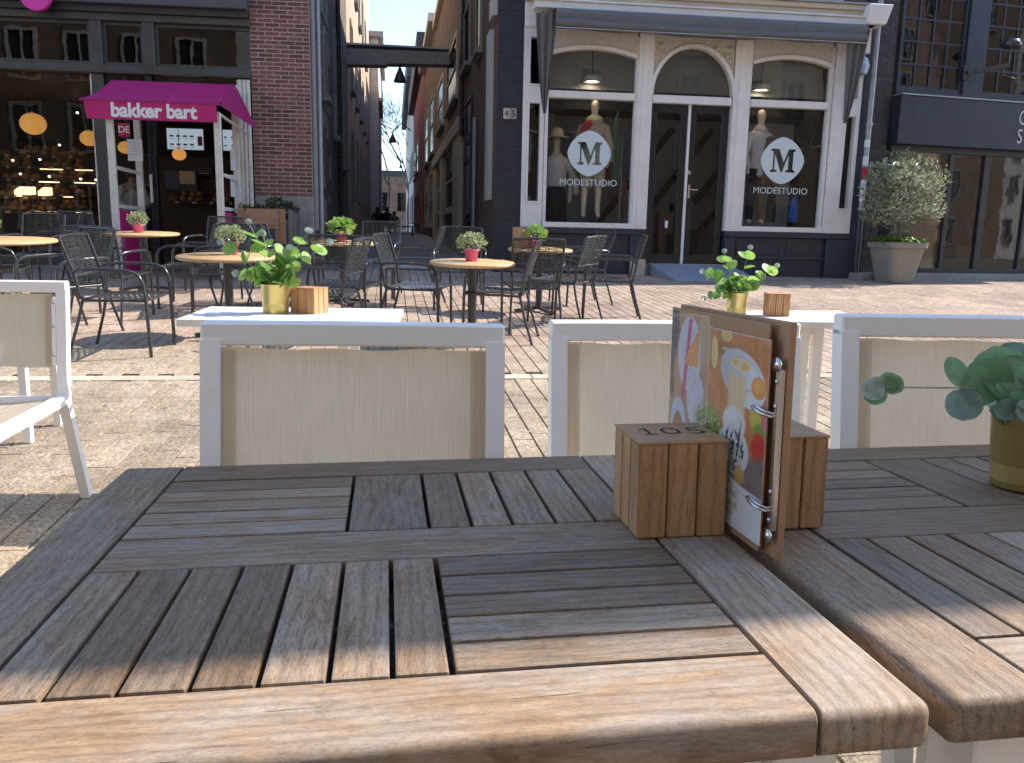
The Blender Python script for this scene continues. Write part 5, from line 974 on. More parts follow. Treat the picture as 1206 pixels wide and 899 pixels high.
# ================================================================== houses behind the camera (seen in the shop windows)
for k, (x, wd, h, mt, lb) in enumerate(((-16, 9, 17, 'opp_bricks', 'brick house across the square reflected in the bakery glass'), (-7, 7, 16, 'plaster_pale', 'pale plaster house across the square reflected in the shop windows'), (0, 8, 18, 'yellow_brown_bricks', 'brown brick house across the square reflected in the shop windows'), (8, 8, 17, 'opp_bricks', 'reddish house across the square reflected in the gridded windows'), (16, 12, 18, 'plaster_tan', 'tan house across the square reflected in the gridded windows'), (28, 11, 17, 'yellow_brown_bricks', 'brown house far right across the square, first beyond the tan one'), (39, 13, 19, 'opp_bricks', 'tall brick house far right across the square'), (52, 14, 17, 'plaster_pale', 'pale house far right across the square'), (66, 20, 18, 'yellow_brown_bricks', 'brown end house farthest right across the square'), (-30, 14, 15, 'plaster_pale', 'pale house far left across the square'))):
    r = empty('opposite_house', (x, -9, -.2), 0, lb, 'house', 'houses behind the viewer'); bx('wall', mt, r, 0, wd-.02, -5, 0, 0, h)
    for z in (.9, 3.9, 6.6, 9.3, 12, 14.6):
        if z+2 > h: continue
        nw = int(wd/2.1)
        for i in range(nw):
            a = .6+i*(wd-.8)/nw; fm_ = 'opp_white' if x < 6 else 'stone_grey'
            if x > 20 and (i+int(z)) % 3: continue
            f = MB().box(a, a+.12, 0, .06, z, z+1.9).box(a+1.0, a+1.12, 0, .06, z, z+1.9).box(a+.12, a+1.0, 0, .06, z+1.78, z+1.9).box(a+.12, a+1.0, 0, .06, z, z+.12).box(a+.52, a+.6, .02, .06, z+.12, z+1.78).build('window', fm_, r); bx('pane', 'charcoal_paint' if x > 6 else 'room_dark', f, a+.12, a+1.0, .004, .012, z+.12, z+1.78)
    bx('roof', 'roof_tile', r, -.1, wd+.08, -5, .3, h, h+.4)

# ================================================================== TERRACE: dark woven armchairs
def make_dark_chair():
    r = empty('woven_armchair'); hw = .265
    for s in (-1, 1):
        x = s*hw
        MB().tube([(s*.22, .22, .43), (s*.235, .245, .62), (s*.24, .33, .885)], .0125, 6).build('back_stile', 'dark_metal', r)
        MB().tube([(s*.22, .2, .45), (s*.235, .25, .25), (s*.25, .33, 0)], .0125, 6).build('rear_leg', 'dark_metal', r)
        pts = [(s*.237, .25, .635), (s*.27, .2, .655), (s*.285, .02, .66), (s*.285, -.16, .655), (s*.285, -.235, .625), (s*.283, -.265, .56), (s*.275, -.275, .43), (s*.27, -.285, 0)]
        MB().tube(pts, .0135, 7).build('arm_and_front_leg', 'dark_metal', r)
    mb = MB(); mb.tube([(-.24, .33, .885), (-.1, .345, .892), (.1, .345, .892), (.24, .33, .885)], .0125, 6); mb.build('top_rail', 'dark_metal', r)
    MB().tube([(-.236, .25, .6), (0, .262, .6), (.236, .25, .6)], .01, 6).build('lower_rail', 'dark_metal', r)
    f = MB()
    for a, b in (((-.27, -.27, .43), (.27, -.27, .43)), ((-.22, .21, .42), (.22, .21, .42)), ((-.27, -.27, .43), (-.22, .21, .42)), ((.27, -.27, .43), (.22, .21, .42))): f.tube([a, b], .012, 6)
    f.build('seat_frame', 'dark_metal', r)
    mb = MB(); n = 17; seg = 10
    for i in range(n):                                  # back: flat cords woven through uprights
        t = (i+.5)/n; z = .61+.27*t; yb = .252+.085*t
        vs = []
        for j in range(seg+1):
            q = -1+2*j/seg; x = q*.238; y = yb+.010*(1-q*q)+.0055*sin(j*pi*.9+i*pi); zz = z+.0022*sin(j*2.3+i*3)
            vs += [(x, y-.0015, zz-.0037), (x, y-.0015, zz+.0037), (x, y+.0015, zz+.0037), (x, y+.0015, zz-.0037)]
        mb.add(vs, [(j*4+a, j*4+(a+1) % 4, j*4+4+(a+1) % 4, j*4+4+a) for j in range(seg) for a in range(4)])
    for k in range(5):
        x = -.16+.08*k
        for d in (-.012, .012): mb.tube([(x+d, .258, .6), (x+d, .35-.01*abs(k-2), .885)], .0028, 4, False)
    o = mb.build('woven_back', 'weave', r); o['kind'] = 'stuff'
    mb = MB(); n = 20
    for i in range(n):
        y = -.255+.46*(i+.5)/n; w_ = .265-.045*(i/n); vs = []
        for j in range(seg+1):
            q = -1+2*j/seg; z = .44-.012*(1-q*q)+.004*sin(j*pi*.9+i*pi); vs += [(q*w_, y-.0075, z-.0015), (q*w_, y+.0075, z-.0015), (q*w_, y+.0075, z+.0015), (q*w_, y-.0075, z+.0015)]
        mb.add(vs, [(j*4+a, j*4+(a+1) % 4, j*4+4+(a+1) % 4, j*4+4+a) for j in range(seg) for a in range(4)])
    o = mb.build('woven_seat', 'weave', r); o['kind'] = 'stuff'
    return r
SLOPE = .045
def stand(o, x, y, face):
    """stand on the sloping street; face = world direction (degrees) the thing's front (-Y) looks to"""
    o.location = (x, y, gz(x, y)); nrm = Vector((SLOPE*sb_, -SLOPE*cb_, 1)).normalized() if y > 5.5 else Vector((0, 0, 1))
    o.rotation_mode = 'QUATERNION'; q = Vector((0, 0, 1)).rotation_difference(nrm); o.rotation_quaternion = q @ Matrix.Rotation(radians(face+90), 4, 'Z').to_quaternion()
GC = 'dark woven armchairs on the terrace'
chairs = [ # column of seat centre, depth, facing, label
 (149, 6.5, 4, 'dark armchair facing right with sunlit woven back, nearest on the left of the terrace'),
 (133, 8.05, 88, 'dark armchair with its back to the viewer, under the table beside the kiosk'),
 (84, 7.2, -118, 'dark armchair with sunlit back and seat, between the white chair and the nearest sunlit armchair'),
 (46, 9.9, -84, 'dark armchair facing the viewer just behind the leftmost round table'),
 (72, 10.9, 200, 'dark armchair seen edge on behind the leftmost round table'),
 (112, 11.2, -30, 'dark armchair with only its narrow back visible against the bakery glass'),
 (-4, 8.2, 20, 'grey lit armchair cut off by the left edge of the photo'),
 (228, 9.1, 186, 'dark armchair facing left toward the table with the magenta kiosk behind'),
 (256, 10.6, 262, 'dark armchair with plain wide back between the kiosk and the planter box'),
 (262, 8.6, 200, 'dark armchair with pale stiles directly behind the second pink pot'),
 (300, 9.4, 84, 'dark armchair back in front of the wooden planter box'),
 (336, 9.2, -12, 'dark armchair with bright tilted woven back by the blue poster'),
 (408, 7.75, 88, 'dark armchair with its back to the viewer before the table with the leafy green pot'),
 (385, 7.1, 172, 'dark armchair facing left with its back edge crossing the armchair behind'),
 (443, 10.4, -95, 'dark armchair with wide plain back in front of the alley opening'),
 (489, 7.75, -8, 'dark armchair facing right with dark seat, beside the middle round table'),
 (488, 9.7, 178, 'dark armchair facing left whose slim back stands against the alley'),
 (541, 9.5, -88, 'dark armchair facing the viewer behind the table with the central pink pot'),
 (626, 8.1, 96, 'dark open weave armchair with its back to the viewer, right of the central pink pot'),
 (588, 7.5, 172, 'dark armchair seen from the side in front of the open weave armchair'),
 (664, 8.7, 150, 'dark armchair right of the table with the wooden box'),
 (682, 10.2, 200, 'dark armchair mostly hidden at the far right side of the box table'),
 (717, 8.95, 176, 'dark armchair facing left, rightmost on the terrace')]
proto = None
for u, y, f, lb in chairs:
    o = proto if proto is None else None
    if proto is None: proto = o = make_dark_chair()
    else: o = copy_tree(proto)
    x, y_, _ = at_y(u, y); stand(o, x, y_, f); tag(o, lb, 'chair', GC)
# round tables
TH = .7
def make_round_table(R):
    r = empty('round_table'); MB().lathe([(0, TH-.03), (R-.012, TH-.03), (R, TH-.022), (R, TH-.008), (R-.008, TH), (0, TH)], n=40).build('tabletop', 'table_top_wood', r)
    MB().lathe([(.12, TH-.031), (.12, TH-.045), (.04, TH-.06)], n=14).build('top_plate', 'dark_metal', r)
    MB().tube([(0, 0, .03), (0, 0, TH-.04)], .038, 12).build('column', 'dark_metal', r)
    for k in range(4): a = k*pi/2+.5; MB().beam((cos(a)*.03, sin(a)*.03, .045), (cos(a)*.3, sin(a)*.3, .02), .045, .03).build('foot', 'dark_metal', r)
    return r
GT = 'round wooden tables on the terrace'
tabs = [(-2, 9.3, .60, 282, 'round wooden table cut off by the left edge of the photo'), (172, 9.35, .43, 274, 'round wooden table beside the magenta kiosk'), (272, 8.0, .42, 301, 'round wooden table nearest the planter box with a pink pot of sage green plant'), (405, 9.8, .40, 285, 'round wooden table half hidden behind a woven chair back, under the leafy green plant'), (555, 8.35, .375, 308, 'round wooden table in the centre with one pink pot'), (634, 9.3, .36, 293, 'round wooden table holding the small wooden menu box')]
tops = []
for u, y, R, vt, lb in tabs:
    # depth so that the rim centre falls on the photographed row
    for _ in range(25):
        x, y_, z = at_y(u, y); vv = proj((x, y_, z+TH))[1]; y += (vv-vt)*.02*(1 if True else 0); y = min(max(y, 6.5), 11.5)
    r = make_round_table(R); x, y_, z = at_y(u, y); stand(r, x, y_, -90); tag(r, lb, 'table', GT); tops.append((x, y_, z+TH)); print('tab', u, round(y, 2), round(proj((x, y_, z+TH))[1]))
def bushy_pot(loc, mat, leaf, label, R=.064, H=.1, fr=.12, n=520, cup='pink_pot', seed=1, ll=.025):
    rg = random.Random(seed); r = empty('potted_plant', loc, rg.uniform(0, 3), label, 'potted plant', 'pink pots on the round tables')
    MB().lathe([(0, 0), (R*.78, 0), (R, H), (R*1.08, H), (R*1.08, H*.88)], n=20).lathe([(R*.95, H*.99), (R*.9, H*.8), (0, H*.8)], n=20).build('pot', cup, r)
    mb = MB()
    for k in range(n):
        d = Vector((rg.gauss(0, 1), rg.gauss(0, 1), rg.gauss(0, .8)+.35)).normalized(); q = rg.uniform(.55, 1.0); p = Vector((d.x*fr*q, d.y*fr*q, H+fr*.45+d.z*fr*.72*q)); L_ = ll*rg.uniform(.7, 1.3); dd = (d+Vector((rg.uniform(-1, 1), rg.uniform(-1, 1), rg.uniform(-.5, 1)))*.6).normalized()*L_; sd = dd.cross(Vector((rg.uniform(-1, 1), rg.uniform(-1, 1), rg.uniform(-1, 1)))).normalized()*L_*.4
        mb.add([p, p+dd*.5+sd, p+dd, p+dd*.5-sd], [(0, 1, 2, 3)])
    mb.build('foliage', leaf, r); return r
def top_at(i, u, v=None):                              # spot on table i's top seen in column u, row v
    x, y, z = tops[i]; d = ray(u, v); t = (z-CAM[2])/d[2]
    p = CAM+d*((y-CAM[1])/d[1]); return (float(p[0]), y, z+.002)
def on_top(i, u, dy=0): x, y, z = tops[i]; y2 = y+dy; x2, _, _ = at_y(u, y2); return (x2, y2, z+dy*SLOPE+.002)
bushy_pot(on_top(0, -7), None, 'lime_leaf', 'plant at the extreme left edge on the cut off table', seed=2); bushy_pot(on_top(1, 167), None, 'sage_leaf', 'pink pot of pale sage plant on the table beside the kiosk', fr=.12, seed=3)
bushy_pot(on_top(2, 276, .08), None, 'sage_leaf', 'pink pot of pale green plant on the table near the planter box', fr=.128, seed=4); bushy_pot(on_top(3, 403), None, 'lime_leaf', 'pink pot of bright green leafy plant before the alley', fr=.13, n=200, ll=.055, seed=5)
bushy_pot(on_top(4, 554, .02), None, 'sage_leaf', 'pink pot of sage green plant alone on the central round table', fr=.125, seed=6); bushy_pot(on_top(5, 628), None, 'lime_leaf', 'pink pot of yellow green plant beside the small wooden box', fr=.13, seed=7)
p_ = on_top(5, 613); hb = empty('menu_box', p_, .5, 'open wooden menu box standing on the round table by the yellow green plant', 'box'); 
for k, (a, b, c, d) in enumerate(((-.09, .09, -.06, -.05), (-.09, .09, .05, .06), (-.09, -.08, -.05, .05), (.08, .09, -.05, .05))): MB().hexa([(a, c, 0), (b, c, 0), (b, d, 0), (a, d, 0)], [(a, c, .23), (b, c, .23 if c > 0 else .12), (b, d, .23 if c > 0 else .12), (a, d, .23)]).build('side_board', 'crate_wood', hb)
bx('base', 'crate_wood', hb, -.08, .08, -.05, .05, .002, .012); bx('menu_card', 'paper', hb, -.06, .06, 0, .004, .013, .2)

# ================================================================== white furniture
def slab_table(pts, z, label, legs=True, th=.028):
    c_ = np.mean(np.array(pts), 0); r = empty('white_table', (c_[0], c_[1], z), 0, label, 'table', 'white slab tables'); q = [(p[0]-c_[0], p[1]-c_[1]) for p in pts]
    n = 5; A, B_, C_, D_ = [Vector((*t, 0)) for t in q]
    for i in range(n):
        t0, t1 = i/n+.004, (i+1)/n-.004; a, b, c, d = A.lerp(D_, t0), B_.lerp(C_, t0), B_.lerp(C_, t1), A.lerp(D_, t1); e = Vector((0, 0, th)); MB().hexa([a-e, b-e, c-e, d-e], [a, b, c, d]).build('plank', 'white_slab', r, .002)
    for t in q: tx, ty = t[0]*.5, t[1]*.6; bx('leg', 'white_metal', r, tx-.02, tx+.02, ty-.02, ty+.02, -z+gz(c_[0], c_[1])+.004, -th-.001)
    for a, b in ((0, 1), (1, 2), (2, 3), (3, 0)): MB().beam((q[a][0]*.5, q[a][1]*.6, -th-.022), (q[b][0]*.5, q[b][1]*.6, -th-.022), .03, .035).build('apron', 'white_metal', r)
    return r
def onz(u, v, z): d = ray(u, v); p = CAM+d*((z-CAM[2])/d[2]); return (float(p[0]), float(p[1]))
slab_table([onz(207, 376, .7), onz(466, 380, .7), onz(475, 364, .7), onz(248, 361, .7)], .7, 'white slab table with gold plant pot and wooden block behind the centre white chair')
slab_table([onz(800, 377, .7), onz(1016, 380, .7), onz(990, 366, .7), onz(836, 366, .7)], .7, 'white slab table behind the menu board, with gold pot and pale block')

def white_chair(name_loc, rz, label, w=.56, zt=.88, dp=.47, screws=False):
    r = empty('white_chair', name_loc, rz, label, 'chair', 'white fabric chairs'); h = w/2; t = .036; d = .022
    # back frame leans: y from .0 at z=.45 to .09 at top
    yb = lambda z: .0+.16*max(0, z-.42)
    for s in (-1, 1):
        xs = s*(h-t/2)
        m_ = MB()
        zs = [.40, .5, .62, .74, zt-.012]
        for a, b in zip(zs[:-1], zs[1:]): m_.hexa([(xs-t/2, yb(a)-d, a), (xs+t/2, yb(a)-d, a), (xs+t/2, yb(a)+d, a), (xs-t/2, yb(a)+d, a)], [(xs-t/2, yb(b)-d, b), (xs+t/2, yb(b)-d, b), (xs+t/2, yb(b)+d, b), (xs-t/2, yb(b)+d, b)])
        m_.build('back_stile', 'white_metal', r)
        MB().beam((xs, .0, .42), (xs+s*.012, .13, .0), t, .04, (0, 1, 0)).build('leg', 'white_metal', r); MB().beam((xs, -dp+.01, .42), (xs, -dp-.03, .0), t, .04, (0, 1, 0)).build('leg', 'white_metal', r)
        m_ = MB(); xi = s*(h-t-.008); m_.hexa([(xi-.007, yb(.56)-.026, .56), (xi+.007, yb(.56)-.026, .56), (xi+.007, yb(.56)+.004, .56), (xi-.007, yb(.56)+.004, .56)], [(xi-.007, yb(zt-.05)-.026, zt-.05), (xi+.007, yb(zt-.05)-.026, zt-.05), (xi+.007, yb(zt-.05)+.004, zt-.05), (xi-.007, yb(zt-.05)+.004, zt-.05)]); ks = m_.build('sling_keeper', 'white_metal', r, .002) if screws else None
        for z in (.6, .71, .8) if screws else (): MB().lathe([(.0, .0), (.007, .0), (.007, .003), (.0, .0045)], n=10).build('screw', 'steel', ks).matrix_local = Matrix.Translation((xi, yb(z)-.027, z)) @ Matrix.Rotation(pi/2, 4, 'X')
        MB().beam((xs, .0, .43), (xs, -dp, .43), t, .035).build('seat_rail', 'white_metal', r)
    m_ = MB(); z1, z0 = zt+.02, zt-.024; n = 10; vs = []
    bow = lambda q: .012*(1-q*q)
    for i in range(n+1):
        q = -1+2*i/n; x = q*h; y = yb(zt)+bow(q); vs += [(x, y-d, z0), (x, y+d, z0), (x, y+d, z1), (x, y-d, z1)]
    m_.add(vs, [(i*4+a, i*4+(a+1) % 4, i*4+4+(a+1) % 4, i*4+4+a) for i in range(n) for a in range(4)]+[(3, 2, 1, 0), (n*4, n*4+1, n*4+2, n*4+3)]); me_o = m_.build('top_rail', 'white_metal', r, .004)
    def sheet(nm, x0, x1, z0, z1, n=14, m=12, dy=0):
        mb = MB(); vs = []
        for j in range(m+1):
            z = z0+(z1-z0)*j/m
            for i in range(n+1):
                q = -1+2*i/n; x = x0+(x1-x0)*i/n; zz = z-(.003*(1-q*q)+.002*sin(q*9) if j == m else 0)+(.004*(1-q*q) if j == 0 else 0); vs.append((x, yb(z)-.012+dy+.014*(1-q*q)*(1-abs(2*j/m-1)*.4), zz))
        mb.add(vs, [(j*(n+1)+i, j*(n+1)+i+1, (j+1)*(n+1)+i+1, (j+1)*(n+1)+i) for j in range(m) for i in range(n)], True); return mb.build(nm, 'sling_fabric', r)
    xi = h-t-(.014 if screws else -.001); sheet('back_sling', -xi, xi, .55, zt-.027)
    for s in (-1, 1): sheet('sling_sleeve', min(s*xi, s*(xi-.03)), max(s*xi, s*(xi-.03)), .552, zt-.029, 3, 8, -.004)
    mb = MB(); vs = [((-1+2*i/10)*(h-t), -dp+.01+(dp-.02)*j/8, .435-.02*(1-(-1+2*i/10)**2)) for j in range(9) for i in range(11)]; mb.add(vs, [(j*11+i, j*11+i+1, (j+1)*11+i+1, (j+1)*11+i) for j in range(8) for i in range(10)], True); mb.build('seat_sling', 'sling_fabric', r)
    MB().beam((-h+t, -dp+.01, .425), (h-t, -dp+.01, .425), .036, .03).build('front_rail', 'white_metal', r); MB().beam((-h+t, .0, .425), (h-t, 0, .425), .03, .03).build('rear_rail', 'white_metal', r)
    return r
white_chair((-.292, 1.50, -.012), .09, 'white fabric chair directly behind the main table, left of the number block', .565, .865)
white_chair((.375, 1.80, -.012), .13, 'white fabric chair behind the menu board, partly hidden', .575, .85)
white_chair((.957, 1.62, .012), .06, 'white fabric chair behind the gold pot at the right edge', .60, .868)
white_chair((-1.985, 3.1, -.052), .16, 'white fabric chair on the left with its back edge and rear leg in full sun', .56, .858, .75, True)
bn2 = empty('white_stool', (-2.68, 4.15, gz(-2.2, 4.15)), .1, 'white low stool whose corner shows right of the left white chair', 'stool')
for i in range(4): bx('slat', 'white_slab', bn2, -.3, .32, -.2+i*.1, -.11+i*.1, .4, .425, .002)
for x in (-.27, .27):
    for y in (-.17, .17): bx('leg', 'white_metal', bn2, x-.018, x+.018, y-.018, y+.018, 0, .398)

# ================================================================== the near tables
RT = Matrix(((0.98850577, -0.15067412, -0.01239545), (0.15091501, 0.98831129, 0.0215743), (0.00899988, -0.02319698, 0.9996904)))
T0 = Vector((-0.52574, 0.50364, 0.659985))
TM = Matrix.Translation(T0) @ RT.to_4x4()
def tabp(x, y, z=0): return TM @ Vector((x, y, z))
TZ = gz(0, 1)+.0
meshc = {}
def plank(parent, x0, x1, y0, y1, mat='teak', along='x', th=.022, bev=.0022, z=0, rnd=None):
    L_, w_ = (x1-x0, y1-y0) if along == 'x' else (y1-y0, x1-x0); key = (round(L_, 4), round(w_, 4), th, bev, mat)
    if key not in meshc:
        me = MB().box(-L_/2, L_/2, -w_/2, w_/2, -th, 0).mesh('plank'); bm = bmesh.new(); bm.from_mesh(me); bmesh.ops.bevel(bm, geom=bm.edges[:], offset=bev, segments=2, profile=.6, affect='EDGES', clamp_overlap=True); bm.to_mesh(me); bm.free(); meshc[key] = me
    o = addobj('plank' if th > .03 else 'slat', meshc[key], mat, parent); o.location = ((x0+x1)/2, (y0+y1)/2, z+random.uniform(-.0006, .0004)); o.rotation_euler = (0, 0, (pi/2 if along == 'y' else 0)+(pi if random.random() < .5 else 0)); return o
def edge_plank(parent, x0, x1, y0, y1, along, round_side, th=.044, R=.011, mat='teak'):
    """frame plank with a rounded outer edge; round_side lists ('x0','x1','y0','y1') edges to soften"""
    L_, w_ = (x1-x0, y1-y0) if along == 'x' else (y1-y0, x1-x0)
    me = MB().box(-L_/2, L_/2, -w_/2, w_/2, -th, 0).mesh('plank'); bm = bmesh.new(); bm.from_mesh(me)
    def loc(p): return (p.x, p.y) if along == 'x' else (-p.y, p.x)   # plank-local -> table directions
    sel = []
    for e in bm.edges:
        m_ = (e.verts[0].co+e.verts[1].co)/2; tx, ty = loc(m_); hx, hy = (x1-x0)/2, (y1-y0)/2; on = []
        if abs(tx-hx) < 1e-4: on.append('x1')
        if abs(tx+hx) < 1e-4: on.append('x0')
        if abs(ty-hy) < 1e-4: on.append('y1')
        if abs(ty+hy) < 1e-4: on.append('y0')
        if any(q in round_side for q in on) and not any(q not in round_side for q in on): sel.append(e)
    if sel: bmesh.ops.bevel(bm, geom=sel, offset=R, segments=5, profile=.5, affect='EDGES', clamp_overlap=True)
    sharp = [e for e in bm.edges if len(e.link_faces) == 2 and e.calc_face_angle(0) > .7]; bmesh.ops.bevel(bm, geom=sharp, offset=.0012, segments=1, affect='EDGES', clamp_overlap=True)
    bm.to_mesh(me); bm.free(); me.polygons.foreach_set('use_smooth', [True]*len(me.polygons))
    try: me.set_sharp_from_angle(angle=radians(35))
    except Exception: pass
    o = addobj('plank', me, mat, parent); o.location = ((x0+x1)/2, (y0+y1)/2, 0); o.rotation_euler = (0, 0, pi/2 if along == 'y' else 0); return o
def near_table(x_off, label, first):
    r = empty('teak_table'); r.matrix_world = TM @ Matrix.Translation((x_off, 0 if first else .004, 0 if first else -.0015)); tag(r, label, 'table', 'weathered teak tables in the foreground')
    j = .0027; W_, D_ = .897, .877
    edge_plank(r, 0, .1-j, 0, D_, 'y', ('x0', 'y0', 'y1')); edge_plank(r, .793+j, W_, 0, D_, 'y', ('x1', 'y0', 'y1'), R=.012, mat='teak_edge' if first else 'teak')
    edge_plank(r, .1+j*.3, .793-j*.3, 0, .105-j, 'x', ('y0',), mat='teak_edge'); edge_plank(r, .1+j*.3, .793-j*.3, .779+j, D_, 'x', ('y1',))
    plank(r, .1+j, .793-j, .392, .499, 'teak', 'x', .03)
    xs = [.1, .157, .215, .274, .331, .391, .447, .5]
    for a, b in zip(xs[:-1], xs[1:]): plank(r, a+j, b-j, .105+j, .389, 'teak', 'y')
    ys = [.105, .163, .221, .275, .331, .39]
    for a, b in zip(ys[:-1], ys[1:]): plank(r, .5+j*1.4, .793-j, a+j, b-j, 'teak', 'x')
    ys = [.502, .558, .611, .663, .715, .776]
    for a, b in zip(ys[:-1], ys[1:]): plank(r, .1+j, .389-j, a+j*.8, b-j*.8, 'teak', 'x')
    plank(r, .389+j, .4995-j, .502, .777, 'teak', 'y')
    xs = [.4995, .558, .6147, .675, .732, .793]
    for a, b in zip(xs[:-1], xs[1:]): plank(r, a+j, b-j, .502, .777, 'teak', 'y')
    for y0_, y1_ in ((.03, .30), (.31, .59), (.60, .85)): bx('gap_darkening_board', 'grey_wood', r, .03, W_-.03, y0_, y1_, -.053, -.046)  # unseen boards added so the gaps between slats stay dark
    zf = -.745
    for lx, ly in ((.09, .07), (W_-.09, .07), (.09, D_-.07), (W_-.09, D_-.07)): bx('leg', 'white_metal', r, lx-.03, lx+.03, ly-.03, ly+.03, zf, -.0535, .003)
    for y in (.07, D_-.07): bx('frame_bar', 'white_metal', r, .125, W_-.125, y-.015, y+.015, -.09, -.0535)
    if not first: bx('leg_plate', 'white_metal', r, .045, .4, .085, .1, zf+.1, -.0535)
    return r
near_table(0, 'weathered teak table with basket pattern slats filling the foreground', True)
near_table(.915, 'second weathered teak table at the right edge, under the gold pot', False)

# blocks holding the menu
def tab_empty(name, x, y, z, rz, label, cat, group=None):
    r = empty(name, (0, 0, 0), 0, label, cat, group); r.matrix_world = TM @ Matrix.Translation((x, y, z)) @ Matrix.Rotation(rz, 4, 'Z'); return r
def block_with_staves(x0, x1, y0, y1, h, label, mat='block_wood', M0=None, nx=3, ny=3):
    if M0 is None: r = tab_empty('wooden_block', (x0+x1)/2, (y0+y1)/2, .0012, 0, label, 'wooden block')
    else: r = empty('wooden_block', (0, 0, 0), 0, label, 'wooden block'); r.matrix_world = M0
    hx, hy = (x1-x0)/2, (y1-y0)/2; g_ = .0011
    for i in range(nx):
        for j_ in range(ny):
            a, b = -hx+2*hx*i/nx, -hx+2*hx*(i+1)/nx; c, d = -hy+2*hy*j_/ny, -hy+2*hy*(j_+1)/ny
            L_ = h; w1_, w2_ = b-a, d-c; me = MB().box(0, L_-.0025, -w1_/2+g_, w1_/2-g_, -w2_/2+g_, w2_/2-g_).mesh('stave')
            bm = bmesh.new(); bm.from_mesh(me); bmesh.ops.bevel(bm, geom=bm.edges[:], offset=.0014, segments=2, affect='EDGES'); bm.to_mesh(me); bm.free()
            o = addobj('stave', me, mat, r); o.matrix_local = Matrix.Translation(((a+b)/2, (c+d)/2, 0)) @ Matrix(((0, 1, 0, 0), (0, 0, 1, 0), (1, 0, 0, 0), (0, 0, 0, 1)))
    o = plank_top = addobj('top_board', MB().box(-hx+.0005, hx-.0005, -hy+.0005, hy-.0005, -.0027, 0).mesh('top_board'), mat, r); o.location = (0, 0, h)
    return r
b1 = block_with_staves(.7635, .886, .418, .536, .1285, 'wooden block with number 105 burnt on top, left of the menu board')
text('numeral', '05', .056, 'ink', b1, (-.014, -.014, .1289), (0, 0, 0), .0001, -.0008, 'LEFT', 1.15, 1.1); flat_curve('numeral', [[(-.009, 0), (.009, 0), (.009, .003), (.0022, .003), (.0022, .040), (-.001, .040), (-.009, .034), (-.0085, .031), (-.0018, .0345), (-.0018, .003), (-.009, .003)]], 'ink', b1, (-.030, -.014, .1289), (0, 0, 0), .0001)
b2 = block_with_staves(.925, 1.033, .430, .54, .1285, 'wooden block on the right side of the menu board')

# menu board: rear board, printed sheets, ring bar
mn = tab_empty('menu_board', .9035, .322, .0015, .045, 'clipboard menu with food print held between two wooden blocks', 'menu')
MH, ML = .29, .33
bx('backing_board', 'mdf', mn, .008, .0165, 0, ML, 0, MH, .0008); bx('front_board', 'mdf', mn, -.0035, -.0005, .028, ML+.004, .002, MH-.004, .0006); bx('cover_sheet', 'print_orange', mn, -.0058, -.0038, .018, .19, .012, MH-.022)
mt, nt, bs = newmat('printed_paper'); at_ = N(nt, 'ShaderNodeAttribute', attribute_name='print'); nt.links.new(at_.outputs['Color'], bs.inputs['Base Color']); bs.inputs['Roughness'].default_value = .32; bs.inputs['Coat Weight'].default_value = .25
def print_sheet(nm, y_left, y_right, z0, z1, x, nu, nv, painter):
    """a thin printed sheet; the printed picture is a colour attribute on a fine grid (a: 0 left .. 1 right, b: 0 bottom .. 1 top)"""
    a, b = np.meshgrid(np.linspace(0, 1, nu), np.linspace(0, 1, nv)); co_ = np.stack([np.full(a.size, x), (y_left+(y_right-y_left)*a).ravel(), (z0+(z1-z0)*b).ravel()], 1)
    q = np.arange(nu*nv).reshape(nv, nu); fs = np.stack([q[:-1, :-1].ravel(), q[:-1, 1:].ravel(), q[1:, 1:].ravel(), q[1:, :-1].ravel()], 1)
    me = bpy.data.meshes.new(nm); me.from_pydata(co_.tolist(), [], fs.tolist()); rgb = np.clip(painter(a, b), 0, 1); at = me.color_attributes.new('print', 'FLOAT_COLOR', 'POINT'); at.data.foreach_set('color', np.concatenate([rgb.reshape(-1, 3), np.ones((a.size, 1))], 1).astype(np.float32).ravel()); me.update()
    return addobj(nm, me, 'printed_paper', mn)
def fbm(a, b, f, seed=0, o=4):
    r = np.random.RandomState(seed); out = 0; amp = 1; tot = 0
    for k in range(o):
        g_ = r.rand(64, 64); x = (a*f*2**k) % 63; y = (b*f*2**k) % 63; xi = x.astype(int); yi = y.astype(int); fx = x-xi; fy = y-yi; fx = fx*fx*(3-2*fx); fy = fy*fy*(3-2*fy)
        out = out+amp*((g_[yi, xi]*(1-fx)+g_[yi, xi+1]*fx)*(1-fy)+(g_[yi+1, xi]*(1-fx)+g_[yi+1, xi+1]*fx)*fy); tot += amp; amp *= .55
    return out/tot
def sm(e0, e1, x): t = np.clip((x-e0)/(e1-e0), 0, 1); return t*t*(3-2*t)
def over(c, col, m): return c*(1-m[..., None])+np.array(col)*m[..., None] if not hasattr(col, 'shape') or np.ndim(col) == 1 else c*(1-m[..., None])+col*m[..., None]
def em(a, b, cx, cy, rx, ry, soft=.06, rot=0): x, y = a-cx, (b-cy); x, y = x*cos(rot)+y*sin(rot), -x*sin(rot)+y*cos(rot); return sm(1+soft, 1-soft, np.sqrt((x/rx)**2+(y/ry)**2))
def bm_(a, b, x0, x1, y0, y1, s=.01): return sm(x0-s, x0+s, a)*sm(x1+s, x1-s, a)*sm(y0-s, y0+s, b)*sm(y1+s, y1-s, b)
